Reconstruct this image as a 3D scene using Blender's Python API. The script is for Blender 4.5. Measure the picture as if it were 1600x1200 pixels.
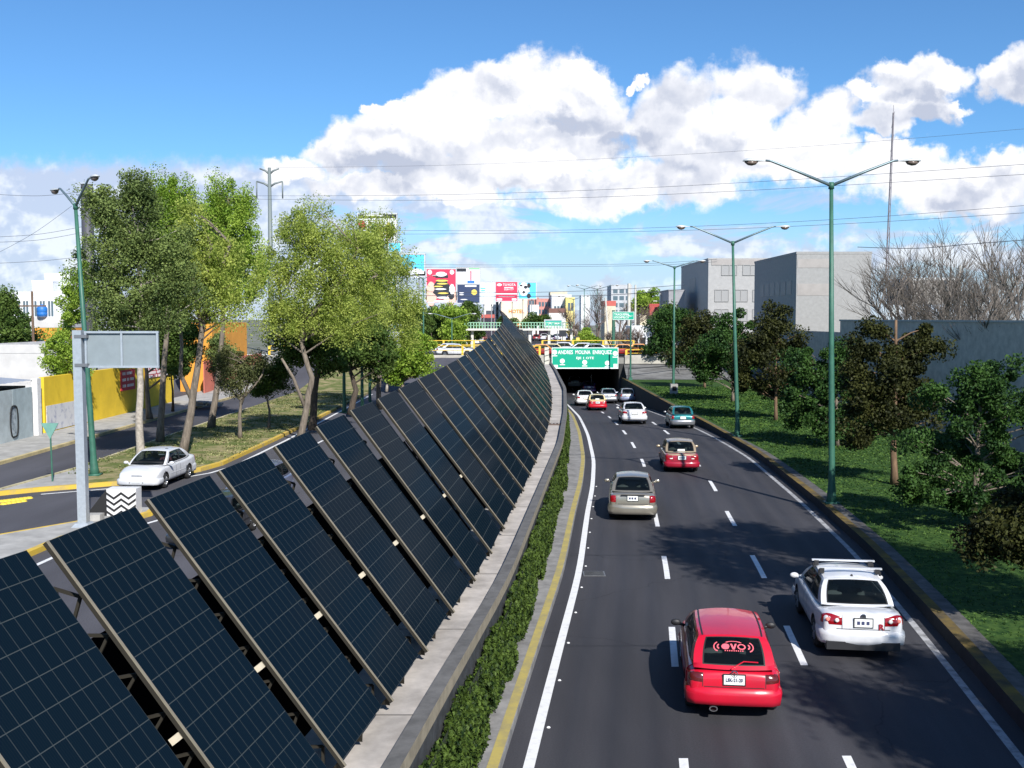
import bpy, bmesh, math, random
import numpy as np
from mathutils import Vector, Matrix
from mathutils.bvhtree import BVHTree
random.seed(7); RNG = np.random.default_rng(11)
for o in list(bpy.data.objects): bpy.data.objects.remove(o)
SC = bpy.context.scene; COL = SC.collection
R = math.radians

# ------------------------------------------------------------------ camera, world, sun, exposure
CAMZ = 7.15; F = 1680.0; TH = math.atan(103 / F)
cam = bpy.data.cameras.new('camera'); cam.sensor_width = 36; cam.lens = 36 * F / 1600
cam.clip_start = 0.2; cam.clip_end = 6000
camo = bpy.data.objects.new('camera', cam); COL.objects.link(camo)
camo.location = (0, 0, CAMZ); camo.rotation_euler = (math.pi / 2 - TH, 0, 0)
SC.camera = camo
SC.cycles.max_bounces = 6; SC.cycles.diffuse_bounces = 3; SC.cycles.glossy_bounces = 3; SC.cycles.transmission_bounces = 4; SC.cycles.transparent_max_bounces = 8; SC.cycles.caustics_reflective = False
SC.render.resolution_x, SC.render.resolution_y = 1024, 768
SC.view_settings.view_transform = 'Standard'; SC.view_settings.look = 'None'
SC.view_settings.gamma = 1; SC.view_settings.exposure = 0.42

SUN_EL = 37.0; SUN_AZ = 180 - 21.0        # azimuth from +Y towards +X
def ray(px, py):
    u = (px - 800) / F; v = (600 - py) / F
    return Vector((u, math.cos(TH) + v * math.sin(TH), v * math.cos(TH) - math.sin(TH)))
def at(px, py, D):                         # point of the place at distance D along the road
    d = ray(px, py); return Vector((0, 0, CAMZ)) + d * (D / d.y)
def gnd(px, py, z=0.0):
    d = ray(px, py); return Vector((0, 0, CAMZ)) + d * ((z - CAMZ) / d.z)

W = bpy.data.worlds.new('World'); SC.world = W; W.use_nodes = True
def build_world():
    nt = W.node_tree; N = nt.nodes; L = nt.links; N.clear()
    out = N.new('ShaderNodeOutputWorld')
    def math_(op, a, b=None, c=None, clamp=False):
        n = N.new('ShaderNodeMath'); n.operation = op; n.use_clamp = clamp
        for i, x in enumerate((a, b, c)):
            if x is None: continue
            if isinstance(x, (int, float)): n.inputs[i].default_value = x
            else: L.new(x, n.inputs[i])
        return n.outputs[0]
    def vm(op, a, b=None, outi=0):
        n = N.new('ShaderNodeVectorMath'); n.operation = op
        for i, x in enumerate((a, b)):
            if x is None: continue
            if isinstance(x, (tuple, list)): n.inputs[i].default_value = x
            else: L.new(x, n.inputs[i])
        return n.outputs[outi]
    def ss(x, lo, hi):
        n = N.new('ShaderNodeMapRange'); n.interpolation_type = 'SMOOTHSTEP'
        L.new(x, n.inputs[0]); n.inputs[1].default_value = lo; n.inputs[2].default_value = hi
        return n.outputs[0]
    def noise(vec, scale, det, rough=.55, dist=0.0, dim='2D'):
        n = N.new('ShaderNodeTexNoise'); n.noise_dimensions = dim; n.inputs['Scale'].default_value = scale
        n.inputs['Detail'].default_value = det; n.inputs['Roughness'].default_value = rough
        n.inputs['Distortion'].default_value = dist; L.new(vec, n.inputs['Vector']); return n
    def mix(f, a, b):
        n = N.new('ShaderNodeMix'); n.data_type = 'RGBA'
        if isinstance(f, (int, float)): n.inputs[0].default_value = f
        else: L.new(f, n.inputs[0])
        for k, x in ((6, a), (7, b)):
            if isinstance(x, tuple): n.inputs[k].default_value = (*x, 1)
            else: L.new(x, n.inputs[k])
        return n.outputs[2]
    tc = N.new('ShaderNodeTexCoord'); gen = tc.outputs['Generated']
    sep = N.new('ShaderNodeSeparateXYZ'); L.new(gen, sep.inputs[0])
    X, Y, Z = sep.outputs
    yy = math_('MAXIMUM', Y, 0.05)
    a = math_('DIVIDE', X, yy); b = math_('DIVIDE', Z, yy)
    cmb = N.new('ShaderNodeCombineXYZ'); L.new(a, cmb.inputs[0]); L.new(b, cmb.inputs[1])
    P = cmb.outputs[0]
    w1 = noise(P, 9, 4, .6).outputs['Color']
    w2 = noise(P, 34, 5, .62).outputs['Color']
    off = vm('ADD', vm('MULTIPLY', vm('SUBTRACT', w1, (.5, .5, .5)), (.075, .06, 0)),
             vm('MULTIPLY', vm('SUBTRACT', w2, (.5, .5, .5)), (.028, .026, 0)))
    PW = vm('ADD', P, off)
    def field(blobs):
        acc = None
        for (px, py, rx, ry) in blobs:
            d = ray(px, py); ca, cb = d.x / d.y, d.z / d.y
            t = vm('MULTIPLY', vm('SUBTRACT', PW, (ca, cb, 0)), (F / rx, F / ry, 0))
            l = vm('LENGTH', t, outi=1)
            v = math_('SUBTRACT', 1.0, l)
            if acc is None: acc = v
            else:
                n = N.new('ShaderNodeMath'); n.operation = 'SMOOTH_MAX'
                L.new(acc, n.inputs[0]); L.new(v, n.inputs[1]); n.inputs[2].default_value = .06; acc = n.outputs[0]
        return acc
    cum = [(860, 150, 120, 62), (760, 140, 95, 52), (700, 175, 90, 45), (930, 185, 70, 60), (820, 230, 190, 60),
           (590, 235, 105, 55), (540, 250, 70, 38), (640, 225, 90, 42), (700, 270, 200, 40), (640, 170, 45, 22),
           (470, 275, 60, 26), (1080, 170, 85, 62), (1195, 150, 90, 62), (1150, 220, 170, 90), (1030, 215, 80, 80),
           (1290, 200, 90, 70), (1240, 250, 120, 55), (1445, 118, 95, 38), (1440, 165, 90, 26), (1370, 145, 60, 24),
           (1400, 195, 70, 28), (1590, 110, 48, 44), (1420, 255, 90, 42), (1560, 270, 110, 42), (1480, 300, 130, 42),
           (1012, 120, 24, 11), (983, 124, 12, 9), (600, 170, 30, 14), (1500, 160, 50, 14), (1400, 230, 42, 20),
           (600, 300, 110, 24), (720, 312, 75, 18), (960, 290, 150, 45), (1080, 280, 90, 55)]
    f1 = field(cum)
    def billow(vec):
        o = None
        for sc, wgt in ((8, .62), (23, .38)):
            n = N.new('ShaderNodeTexVoronoi'); n.voronoi_dimensions = '2D'; n.feature = 'SMOOTH_F1'; n.inputs['Scale'].default_value = sc; n.inputs['Smoothness'].default_value = .35
            L.new(vec, n.inputs['Vector']); d = math_('MULTIPLY', math_('SUBTRACT', .62, n.outputs['Distance']), wgt); o = d if o is None else math_('ADD', o, d)
        return o
    PB = vm('ADD', vm('MULTIPLY', PW, (1, 1.25, 0)), vm('MULTIPLY', w2, (.012, .012, 0)))
    hb = billow(PB); hb2 = billow(vm('ADD', PB, (.007, .016, 0)))
    fine = noise(P, 60, 6, .65).outputs['Fac']
    f1n = math_('ADD', math_('ADD', f1, math_('MULTIPLY', math_('SUBTRACT', fine, .5), .38)), math_('MULTIPLY', hb, .75))
    A1 = ss(f1n, .08, .46)
    # thin low layer of cloud reaching down to the skyline
    strv = vm('MULTIPLY', P, (5.5, 17, 1))
    lay = noise(strv, 1.6, 6, .58, .4).outputs['Fac']
    dB = lambda y: ray(800, y).z / ray(800, y).y
    left = ss(a, -.02, -.26)
    top = math_('ADD', .118, math_('MULTIPLY', left, .026))
    inlay = ss(math_('SUBTRACT', math_('ADD', top, math_('MULTIPLY', math_('SUBTRACT', fine, .5), .02)), b), -.008, .012)
    # stronger on the left, broken on the right
    thr = math_('SUBTRACT', math_('ADD', lay, math_('MULTIPLY', left, .30)), .43)
    A2 = math_('MULTIPLY', ss(thr, -.05, .16), inlay)
    lowhaze = ss(b, .125, .0)
    A2 = math_('MAXIMUM', A2, math_('MULTIPLY', lowhaze, .9))
    shadow_blobs = [(870, 190, 110, 18), (900, 225, 120, 20), (620, 275, 120, 20), (1040, 230, 50, 70), (1130, 250, 70, 45),
                    (1450, 175, 80, 16), (1590, 130, 40, 30), (1540, 320, 110, 38), (1060, 285, 90, 30), (800, 285, 130, 14),
                    (540, 300, 120, 14), (1430, 145, 70, 10), (950, 300, 90, 16)]
    g = ss(field(shadow_blobs), -.55, .55)
    relief = noise(vm('ADD', P, (0, .010, 0)), 13, 5, .55).outputs['Fac']
    relief0 = noise(P, 13, 5, .55).outputs['Fac']
    rel = math_('MULTIPLY', math_('SUBTRACT', relief0, relief), 2.2)
    thick = ss(f1n, .2, .75)
    sh = math_('ADD', math_('ADD', math_('MULTIPLY', g, .62), math_('MULTIPLY', math_('ADD', rel, -.02), .8)), math_('MULTIPLY', math_('SUBTRACT', hb2, hb), 3.1), clamp=True)
    ccol = mix(sh, (1.0, 1.0, 1.03), (.50, .55, .68))
    lcol = mix(ss(math_('ADD', lay, rel), .4, .75), (.58, .65, .82), (.90, .93, 1.0))
    sky = N.new('ShaderNodeTexSky'); sky.sky_type = 'NISHITA'; sky.sun_disc = False
    sky.sun_elevation = R(SUN_EL); sky.sun_rotation = R(SUN_AZ); sky.altitude = 2200
    sky.air_density = 1.15; sky.dust_density = .3; sky.ozone_density = 2.2
    tint = N.new('ShaderNodeMix'); tint.data_type = 'RGBA'; tint.blend_type = 'MULTIPLY'; tint.inputs[0].default_value = 1
    L.new(sky.outputs[0], tint.inputs[6]); tint.inputs[7].default_value = SKY_TINT
    skyc = vm('MULTIPLY', tint.outputs[2], (SKY_S, SKY_S, SKY_S))
    behind = math_('LESS_THAN', Y, 0.12)
    gc = ss(noise(gen, 2.6, 4, .6, dim='3D').outputs['Fac'], .5, .68)
    A = math_('MAXIMUM', A1, math_('MULTIPLY', A2, .9))
    col1 = mix(math_('MULTIPLY', A2, .88), skyc, vm('MULTIPLY', lcol, (CLOUD_S,) * 3))
    col2 = mix(A1, col1, vm('MULTIPLY', ccol, (CLOUD_S * 1.04,) * 3))
    colb = mix(math_('MULTIPLY', gc, .75), skyc, (.45, .48, .55))
    fin = mix(behind, col2, colb)
    bg = N.new('ShaderNodeBackground'); L.new(fin, bg.inputs[0]); bg.inputs[1].default_value = 1
    L.new(bg.outputs[0], out.inputs[0])
    W.cycles.sampling_method = 'MANUAL'; W.cycles.sample_map_resolution = 1024
SKY_S = 0.094; CLOUD_S = 0.80; SKY_TINT = (.54, .86, 1.12, 1)
build_world()
sl = bpy.data.lights.new('sun', 'SUN'); sl.energy = 5.0; sl.angle = R(.53); sl.color = (1, .965, .91)
so = bpy.data.objects.new('sun', sl); COL.objects.link(so)
sd = Vector((math.cos(R(SUN_EL)) * math.sin(R(SUN_AZ)), math.cos(R(SUN_EL)) * math.cos(R(SUN_AZ)), math.sin(R(SUN_EL))))
so.rotation_euler = sd.to_track_quat('Z', 'Y').to_euler(); so.location = (0, -5, 40)

# ------------------------------------------------------------------ materials
MATS = {}
def mat(name, col, rough=.7, metal=0., var=0., scale=6., bump=0., spec=.5, col2=None, det=5, coat=0., trans=0., stretch=None, lo=.35, hi=.65):
    if name in MATS: return MATS[name]
    m = bpy.data.materials.new(name); m.use_nodes = True; MATS[name] = m
    nt = m.node_tree; b = nt.nodes['Principled BSDF']; L = nt.links
    b.inputs['Roughness'].default_value = rough; b.inputs['Metallic'].default_value = metal
    b.inputs['Specular IOR Level'].default_value = spec; b.inputs['Coat Weight'].default_value = coat
    b.inputs['Coat Roughness'].default_value = .04
    b.inputs['Base Color'].default_value = (*col, 1)
    if var or col2:
        if col2 is None:
            col2 = tuple(min(1, c * (1 + var)) for c in col); c1 = tuple(c * (1 - var) for c in col)
        else: c1 = col
        tc = nt.nodes.new('ShaderNodeTexCoord'); n = nt.nodes.new('ShaderNodeTexNoise')
        n.inputs['Scale'].default_value = scale; n.inputs['Detail'].default_value = det; n.inputs['Roughness'].default_value = .65
        if stretch:
            mp = nt.nodes.new('ShaderNodeMapping'); mp.inputs['Scale'].default_value = stretch
            L.new(tc.outputs['Object'], mp.inputs[0]); L.new(mp.outputs[0], n.inputs['Vector'])
        else: L.new(tc.outputs['Object'], n.inputs['Vector'])
        mr = nt.nodes.new('ShaderNodeMapRange'); mr.inputs[1].default_value = lo; mr.inputs[2].default_value = hi
        L.new(n.outputs['Fac'], mr.inputs[0])
        mx = nt.nodes.new('ShaderNodeMix'); mx.data_type = 'RGBA'
        mx.inputs[6].default_value = (*c1, 1); mx.inputs[7].default_value = (*col2, 1)
        L.new(mr.outputs[0], mx.inputs[0]); L.new(mx.outputs[2], b.inputs['Base Color'])
        if bump:
            bp = nt.nodes.new('ShaderNodeBump'); bp.inputs['Strength'].default_value = bump; bp.inputs['Distance'].default_value = .02
            L.new(n.outputs['Fac'], bp.inputs['Height']); L.new(bp.outputs[0], b.inputs['Normal'])
    return m
def nodes_of(m): return m.node_tree.nodes, m.node_tree.links

def leafmat(name, c1, c2, trans=.35, scale=1.1):
    m = bpy.data.materials.new(name); m.use_nodes = True; MATS[name] = m
    N, L = nodes_of(m); N.clear()
    out = N.new('ShaderNodeOutputMaterial'); b = N.new('ShaderNodeBsdfPrincipled'); t = N.new('ShaderNodeBsdfTranslucent')
    b.inputs['Roughness'].default_value = .65; b.inputs['Specular IOR Level'].default_value = .25
    tc = N.new('ShaderNodeTexCoord'); n = N.new('ShaderNodeTexNoise'); n.inputs['Scale'].default_value = scale; n.inputs['Detail'].default_value = 3
    L.new(tc.outputs['Object'], n.inputs['Vector'])
    n2 = N.new('ShaderNodeTexWhiteNoise'); n2.noise_dimensions = '1D'
    at_ = N.new('ShaderNodeAttribute'); at_.attribute_name = 'rnd'; L.new(at_.outputs['Fac'], n2.inputs['W'])
    ad = N.new('ShaderNodeMath'); ad.operation = 'ADD'
    mu = N.new('ShaderNodeMath'); mu.operation = 'MULTIPLY_ADD'; L.new(n2.outputs['Value'], mu.inputs[0]); mu.inputs[1].default_value = .7; mu.inputs[2].default_value = -.35
    mr = N.new('ShaderNodeMapRange'); mr.inputs[1].default_value = .35; mr.inputs[2].default_value = .65; L.new(n.outputs['Fac'], mr.inputs[0])
    L.new(mr.outputs[0], ad.inputs[0]); L.new(mu.outputs[0], ad.inputs[1]); ad.use_clamp = True
    mx = N.new('ShaderNodeMix'); mx.data_type = 'RGBA'; mx.inputs[6].default_value = (*c1, 1); mx.inputs[7].default_value = (*c2, 1)
    L.new(ad.outputs[0], mx.inputs[0]); L.new(mx.outputs[2], b.inputs['Base Color']); L.new(mx.outputs[2], t.inputs['Color'])
    ms = N.new('ShaderNodeMixShader'); ms.inputs[0].default_value = trans
    L.new(b.outputs[0], ms.inputs[1]); L.new(t.outputs[0], ms.inputs[2]); L.new(ms.outputs[0], out.inputs[0])
    return m

asphalt = mat('asphalt', (.040, .040, .045), .82, spec=.3)
def fix_asphalt(am, kk):
    N, L = nodes_of(am); b = N['Principled BSDF']
    tc = N.new('ShaderNodeTexCoord')
    n1 = N.new('ShaderNodeTexNoise'); n1.inputs['Scale'].default_value = 30; n1.inputs['Detail'].default_value = 6; n1.inputs['Roughness'].default_value = .8
    n2 = N.new('ShaderNodeTexNoise'); n2.inputs['Scale'].default_value = .35; n2.inputs['Detail'].default_value = 4
    mp = N.new('ShaderNodeMapping'); mp.inputs['Scale'].default_value = (1.3, .22, 1); L.new(tc.outputs['Object'], mp.inputs[0])
    L.new(tc.outputs['Object'], n1.inputs['Vector']); L.new(mp.outputs[0], n2.inputs['Vector'])
    vo = N.new('ShaderNodeTexVoronoi'); vo.feature = 'DISTANCE_TO_EDGE'; vo.inputs['Scale'].default_value = .12
    nd = N.new('ShaderNodeTexNoise'); nd.inputs['Scale'].default_value = .8; nd.inputs['Detail'].default_value = 5
    L.new(tc.outputs['Object'], nd.inputs['Vector'])
    va = N.new('ShaderNodeVectorMath'); va.operation = 'ADD'; L.new(tc.outputs['Object'], va.inputs[0]); L.new(nd.outputs['Color'], va.inputs[1]); L.new(va.outputs[0], vo.inputs['Vector'])
    ck = N.new('ShaderNodeMapRange'); ck.inputs[1].default_value = 0; ck.inputs[2].default_value = .003; ck.inputs[3].default_value = .6; ck.inputs[4].default_value = 1
    L.new(vo.outputs['Distance'], ck.inputs[0])
    r1 = N.new('ShaderNodeMapRange'); r1.inputs[1].default_value = .3; r1.inputs[2].default_value = .7; r1.inputs[3].default_value = .72; r1.inputs[4].default_value = 1.3; L.new(n1.outputs['Fac'], r1.inputs[0])
    r2 = N.new('ShaderNodeMapRange'); r2.inputs[1].default_value = .35; r2.inputs[2].default_value = .65; r2.inputs[3].default_value = .82; r2.inputs[4].default_value = 1.2; L.new(n2.outputs['Fac'], r2.inputs[0])
    m1 = N.new('ShaderNodeMath'); m1.operation = 'MULTIPLY'; L.new(r1.outputs[0], m1.inputs[0]); L.new(r2.outputs[0], m1.inputs[1])
    m2 = N.new('ShaderNodeMath'); m2.operation = 'MULTIPLY'; L.new(m1.outputs[0], m2.inputs[0]); L.new(ck.outputs[0], m2.inputs[1])
    uvn = N.new('ShaderNodeUVMap'); su = N.new('ShaderNodeSeparateXYZ'); L.new(uvn.outputs[0], su.inputs[0])
    def MM(op, a, c=None, cl=False):
        n = N.new('ShaderNodeMath'); n.operation = op; n.use_clamp = cl
        for i, x in enumerate((a, c)):
            if x is None: continue
            if isinstance(x, (int, float)): n.inputs[i].default_value = x
            else: L.new(x, n.inputs[i])
        return n.outputs[0]
    f = MM('MULTIPLY', MM('ABSOLUTE', MM('SUBTRACT', MM('FRACT', MM('DIVIDE', su.outputs[0], 2.57)), .5)), 2.57)
    trk = MM('SUBTRACT', 1.0, MM('DIVIDE', MM('ABSOLUTE', MM('SUBTRACT', f, .74)), .36), True); oil = MM('SUBTRACT', 1.0, MM('DIVIDE', f, .42), True)
    ns = N.new('ShaderNodeTexNoise'); ns.inputs['Scale'].default_value = 1; ns.inputs['Detail'].default_value = 5; mp2 = N.new('ShaderNodeMapping'); mp2.inputs['Scale'].default_value = (4, .12, 1)
    L.new(uvn.outputs[0], mp2.inputs[0]); L.new(mp2.outputs[0], ns.inputs['Vector'])
    k1 = MM('SUBTRACT', 1.06, MM('MULTIPLY', MM('ADD', MM('MULTIPLY', trk, .20), MM('MULTIPLY', oil, .26)), MM('ADD', ns.outputs['Fac'], .3)))
    k2 = MM('MULTIPLY', k1, MM('ADD', MM('MULTIPLY', ns.outputs['Fac'], .5), .76))
    m3 = N.new('ShaderNodeMath'); m3.operation = 'MULTIPLY'; L.new(m2.outputs[0], m3.inputs[0]); L.new(k2, m3.inputs[1]); m2 = m3
    rg = MM('SUBTRACT', .84, MM('MULTIPLY', MM('ADD', trk, oil), .14)); L.new(rg, b.inputs['Roughness'])
    vs = N.new('ShaderNodeVectorMath'); vs.operation = 'SCALE'; vs.inputs[0].default_value = (.040 * kk, .0395 * kk, .045 * kk); L.new(m2.outputs[0], vs.inputs['Scale'])
    L.new(vs.outputs[0], b.inputs['Base Color'])
    bp = N.new('ShaderNodeBump'); bp.inputs['Strength'].default_value = .25; bp.inputs['Distance'].default_value = .01; L.new(n1.outputs['Fac'], bp.inputs['Height']); L.new(bp.outputs[0], b.inputs['Normal'])
fix_asphalt(asphalt, 1.08)
asphalt_l = mat('asphalt_worn', (.07, .07, .075), .85, spec=.2); fix_asphalt(asphalt_l, 1.9)
concrete = mat('concrete', (.34, .32, .30), .85, var=.28, scale=1.6, bump=.3, det=9)
platform_m = mat('platform_concrete', (.42, .385, .35), .85, var=.26, scale=1.3, bump=.25, det=10)
pave_m = mat('pavement_concrete', (.22, .215, .21), .88, var=.3, scale=2.2, bump=.3, det=9)
pave_light = mat('pavement_light', (.36, .35, .33), .88, var=.2, scale=1.5, bump=.2, det=8)
cap_m = mat('cap_dark', (.115, .112, .108), .85, var=.25, scale=3, bump=.2)
beige_m = mat('cap_beige', (.27, .23, .165), .85, var=.2, scale=4)
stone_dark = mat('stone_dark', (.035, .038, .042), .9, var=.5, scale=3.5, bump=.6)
white_line = mat('line_white', (.74, .74, .74), .7, col2=(.45, .45, .45), scale=5, det=8, lo=.5, hi=.85)
worn_line = mat('line_worn', (.42, .42, .43), .75, col2=(.14, .14, .14), scale=4, det=9, lo=.42, hi=.7)
yellow_line = mat('line_yellow', (.42, .34, .10), .8, col2=(.25, .22, .13), scale=3, det=8, lo=.4, hi=.75)
yellow_kerb = mat('kerb_yellow', (.62, .42, .05), .8, col2=(.34, .28, .15), scale=2, det=8, lo=.45, hi=.75)
yellow_worn = mat('kerb_yellow_worn', (.20, .14, .04), .95, spec=.1, col2=(.07, .06, .045), scale=1.4, det=9, lo=.35, hi=.65)
grass_dark = mat('grass_dark', (.016, .048, .011), .9, col2=(.075, .135, .028), scale=4, det=10, spec=.15, lo=.38, hi=.72)
grass_left = mat('grass_left', (.11, .14, .04), .9, col2=(.33, .27, .15), scale=.9, det=12, spec=.1, lo=.42, hi=.62)
dark_wall = mat('retaining_dark', (.02, .02, .022), .9, var=.3, scale=2)
green_pole = mat('pole_green', (.035, .125, .085), .5, var=.15, scale=3)
grey_metal = mat('metal_grey', (.42, .46, .50), .4, .35, var=.08, scale=8)
dark_metal = mat('metal_dark', (.05, .052, .055), .5, .3)
rail_yellow = mat('rail_yellow', (.75, .50, .05), .6, var=.12, scale=3)
bark_grey = mat('bark_grey', (.17, .14, .11), .95, var=.4, scale=9, bump=.6, stretch=(1, 1, .25))
bark_dark = mat('bark_dark', (.075, .058, .045), .95, var=.4, scale=9, bump=.6, stretch=(1, 1, .25))
bark_pale = mat('bark_whitewashed', (.36, .32, .27), .9, var=.3, scale=7, bump=.4)
black_m = mat('black_rubber', (.012, .012, .013), .8)

# ------------------------------------------------------------------ helpers
def tag(o, label=None, cat=None, group=None, kind=None):
    if label: o['label'] = label
    if cat: o['category'] = cat
    if group: o['group'] = group
    if kind: o['kind'] = kind
    return o
def empty(name, loc=(0, 0, 0), rz=0, label=None, cat=None, group=None):
    o = bpy.data.objects.new(name, None); COL.objects.link(o); o.location = loc; o.rotation_euler = (0, 0, rz)
    o.empty_display_size = .2
    return tag(o, label, cat, group)
def children(o): return [c for c in bpy.data.objects if c.parent == o]
def copy_tree(o, parent=None):
    c = o.copy(); COL.objects.link(c); c.parent = parent
    for ch in CH.get(o.name, ()): 
        k = copy_tree(ch, c); CH.setdefault(c.name, []).append(k)
    return c
CH = {}
def adopt(o, p):
    if p is not None:
        o.parent = p; CH.setdefault(p.name, []).append(o)
    return o
class MB:
    def __init__(s): s.v = []; s.f = []; s.m = []; s.uv = {}
    def add(s, vs, fs, mi=0):
        b = len(s.v); s.v += [tuple(x) for x in vs]
        for f in fs: s.f.append([b + i for i in f]); s.m.append(mi)
    def quad(s, a, b, c, d, mi=0): s.add((a, b, c, d), ((0, 1, 2, 3),), mi)
    def box(s, c, d, rz=0, mi=0, M=None):
        x, y, z = (k / 2 for k in d); ca, sa = math.cos(rz), math.sin(rz)
        P = [(-x, -y, -z), (x, -y, -z), (x, y, -z), (-x, y, -z), (-x, -y, z), (x, -y, z), (x, y, z), (-x, y, z)]
        if M is not None: Q = [tuple(M @ Vector(p) + Vector(c)) for p in P]
        else: Q = [(c[0] + p[0] * ca - p[1] * sa, c[1] + p[0] * sa + p[1] * ca, c[2] + p[2]) for p in P]
        s.add(Q, ((0, 3, 2, 1), (4, 5, 6, 7), (0, 1, 5, 4), (1, 2, 6, 5), (2, 3, 7, 6), (3, 0, 4, 7)), mi)
    def bar(s, p, q, w, h, mi=0, up=(0, 0, 1)):
        p, q = Vector(p), Vector(q); d = (q - p); L = d.length; d.normalize()
        sx = d.cross(Vector(up)); 
        if sx.length < 1e-4: sx = d.cross(Vector((1, 0, 0)))
        sx.normalize(); sz = sx.cross(d)
        M = Matrix((sx, d, sz)).transposed()
        s.box((p + q) / 2, (w, L, h), M=M, mi=mi)
    def tube(s, pts, rad, n=8, mi=0, cap=True):
        pts = [Vector(p) for p in pts]
        if isinstance(rad, (int, float)): rad = [rad] * len(pts)
        b = len(s.v); up = Vector((0, 0, 1)); prev = None
        for i, p in enumerate(pts):
            d = (pts[min(i + 1, len(pts) - 1)] - pts[max(i - 1, 0)])
            if d.length < 1e-6: d = Vector((0, 0, 1))
            d.normalize()
            if prev is None:
                a = d.cross(Vector((0, 1, 0)) if abs(d.y) < .9 else Vector((1, 0, 0)))
            else: a = prev - d * prev.dot(d)
            a.normalize(); prev = a; c = d.cross(a)
            for k in range(n):
                t = 2 * math.pi * k / n; s.v.append(tuple(p + (a * math.cos(t) + c * math.sin(t)) * rad[i]))
        for i in range(len(pts) - 1):
            for k in range(n):
                k2 = (k + 1) % n
                s.f.append([b + i * n + k, b + i * n + k2, b + (i + 1) * n + k2, b + (i + 1) * n + k]); s.m.append(mi)
        if cap:
            s.f.append([b + k for k in range(n)][::-1]); s.m.append(mi)
            e = b + (len(pts) - 1) * n; s.f.append([e + k for k in range(n)]); s.m.append(mi)
    def lathe(s, prof, c=(0, 0, 0), n=16, axis='z', mi=0):
        b = len(s.v)
        for (r, h) in prof:
            for k in range(n):
                t = 2 * math.pi * k / n; x, y = r * math.cos(t), r * math.sin(t)
                s.v.append((c[0] + x, c[1] + y, c[2] + h) if axis == 'z' else (c[0] + h, c[1] + x, c[2] + y))
        for i in range(len(prof) - 1):
            for k in range(n):
                k2 = (k + 1) % n; s.f.append([b + i * n + k, b + i * n + k2, b + (i + 1) * n + k2, b + (i + 1) * n + k]); s.m.append(mi)
    def prism(s, poly, z0, z1, mi=0, side=None):
        n = len(poly); b = len(s.v)
        s.v += [(p[0], p[1], z0) for p in poly] + [(p[0], p[1], z1) for p in poly]
        s.f.append([b + n + i for i in range(n)]); s.m.append(mi)
        for i in range(n):
            j = (i + 1) % n; s.f.append([b + i, b + j, b + n + j, b + n + i]); s.m.append(mi if side is None else side)
    def build(s, name, mats, parent=None, smooth=False, loc=None):
        me = bpy.data.meshes.new(name); me.from_pydata(s.v, [], s.f); me.update()
        for m in (mats if isinstance(mats, (list, tuple)) else [mats]): me.materials.append(m)
        if any(s.m): me.polygons.foreach_set('material_index', s.m)
        if smooth: me.polygons.foreach_set('use_smooth', [True] * len(s.f))
        o = bpy.data.objects.new(name, me); COL.objects.link(o)
        if loc is not None: o.location = loc
        return adopt(o, parent)
def npmesh(name, V, Fq, mats, parent=None, rnd=None, smooth=False):
    me = bpy.data.meshes.new(name); nv, nf, k = len(V), len(Fq), Fq.shape[1]
    me.vertices.add(nv); me.vertices.foreach_set('co', V.astype(np.float32).ravel())
    me.loops.add(nf * k); me.loops.foreach_set('vertex_index', Fq.astype(np.int32).ravel())
    me.polygons.add(nf); me.polygons.foreach_set('loop_start', np.arange(0, nf * k, k, dtype=np.int32))
    me.update(calc_edges=True)
    for m in (mats if isinstance(mats, (list, tuple)) else [mats]): me.materials.append(m)
    if rnd is not None:
        a = me.attributes.new('rnd', 'FLOAT', 'FACE'); a.data.foreach_set('value', rnd.astype(np.float32))
    if smooth: me.polygons.foreach_set('use_smooth', [True] * nf)
    o = bpy.data.objects.new(name, me); COL.objects.link(o)
    return adopt(o, parent)
def leaves(name, C, size, mats, parent=None, flat=0., aspect=.62):
    n = len(C); a = RNG.normal(size=(n, 3)); b = RNG.normal(size=(n, 3))
    if flat: a[:, 2] *= (1 - flat); b[:, 2] *= (1 - flat)
    a /= np.linalg.norm(a, axis=1)[:, None]; b -= a * (a * b).sum(1)[:, None]; b /= np.linalg.norm(b, axis=1)[:, None]
    s = (size * RNG.uniform(.6, 1.3, n))[:, None] if np.isscalar(size) else (size * RNG.uniform(.6, 1.3, n))[:, None]
    cx = np.cross(a, b) * s * .18
    V = np.stack([C - a * s / 2, C + b * s * aspect / 2 + cx, C + a * s / 2, C - b * s * aspect / 2 + cx], 1).reshape(-1, 3)
    Fq = np.arange(n * 4).reshape(n, 4)
    return npmesh(name, V, Fq, mats, parent, rnd=RNG.uniform(0, 100, n))
def txt(s, size, name, m, parent, M, thick=.01, align='CENTER', sx=1.0):
    cu = bpy.data.curves.new('t', 'FONT'); cu.body = s; cu.size = size; cu.align_x = align; cu.align_y = 'CENTER'; cu.extrude = thick / 2
    cu.resolution_u = 2; cu.offset = size * .018
    o = bpy.data.objects.new('t', cu); me = bpy.data.meshes.new_from_object(o); bpy.data.objects.remove(o); bpy.data.curves.remove(cu)
    me.transform(M @ Matrix.Diagonal((sx, 1, 1, 1))); me.materials.clear(); me.materials.append(m)
    q = bpy.data.objects.new(name, me); COL.objects.link(q); return adopt(q, parent)
ORD = ['first', 'second', 'third', 'fourth', 'fifth', 'sixth', 'seventh', 'eighth', 'ninth', 'tenth', 'eleventh', 'twelfth', 'thirteenth',
       'fourteenth', 'fifteenth', 'sixteenth', 'seventeenth', 'eighteenth', 'nineteenth', 'twentieth']
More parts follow.
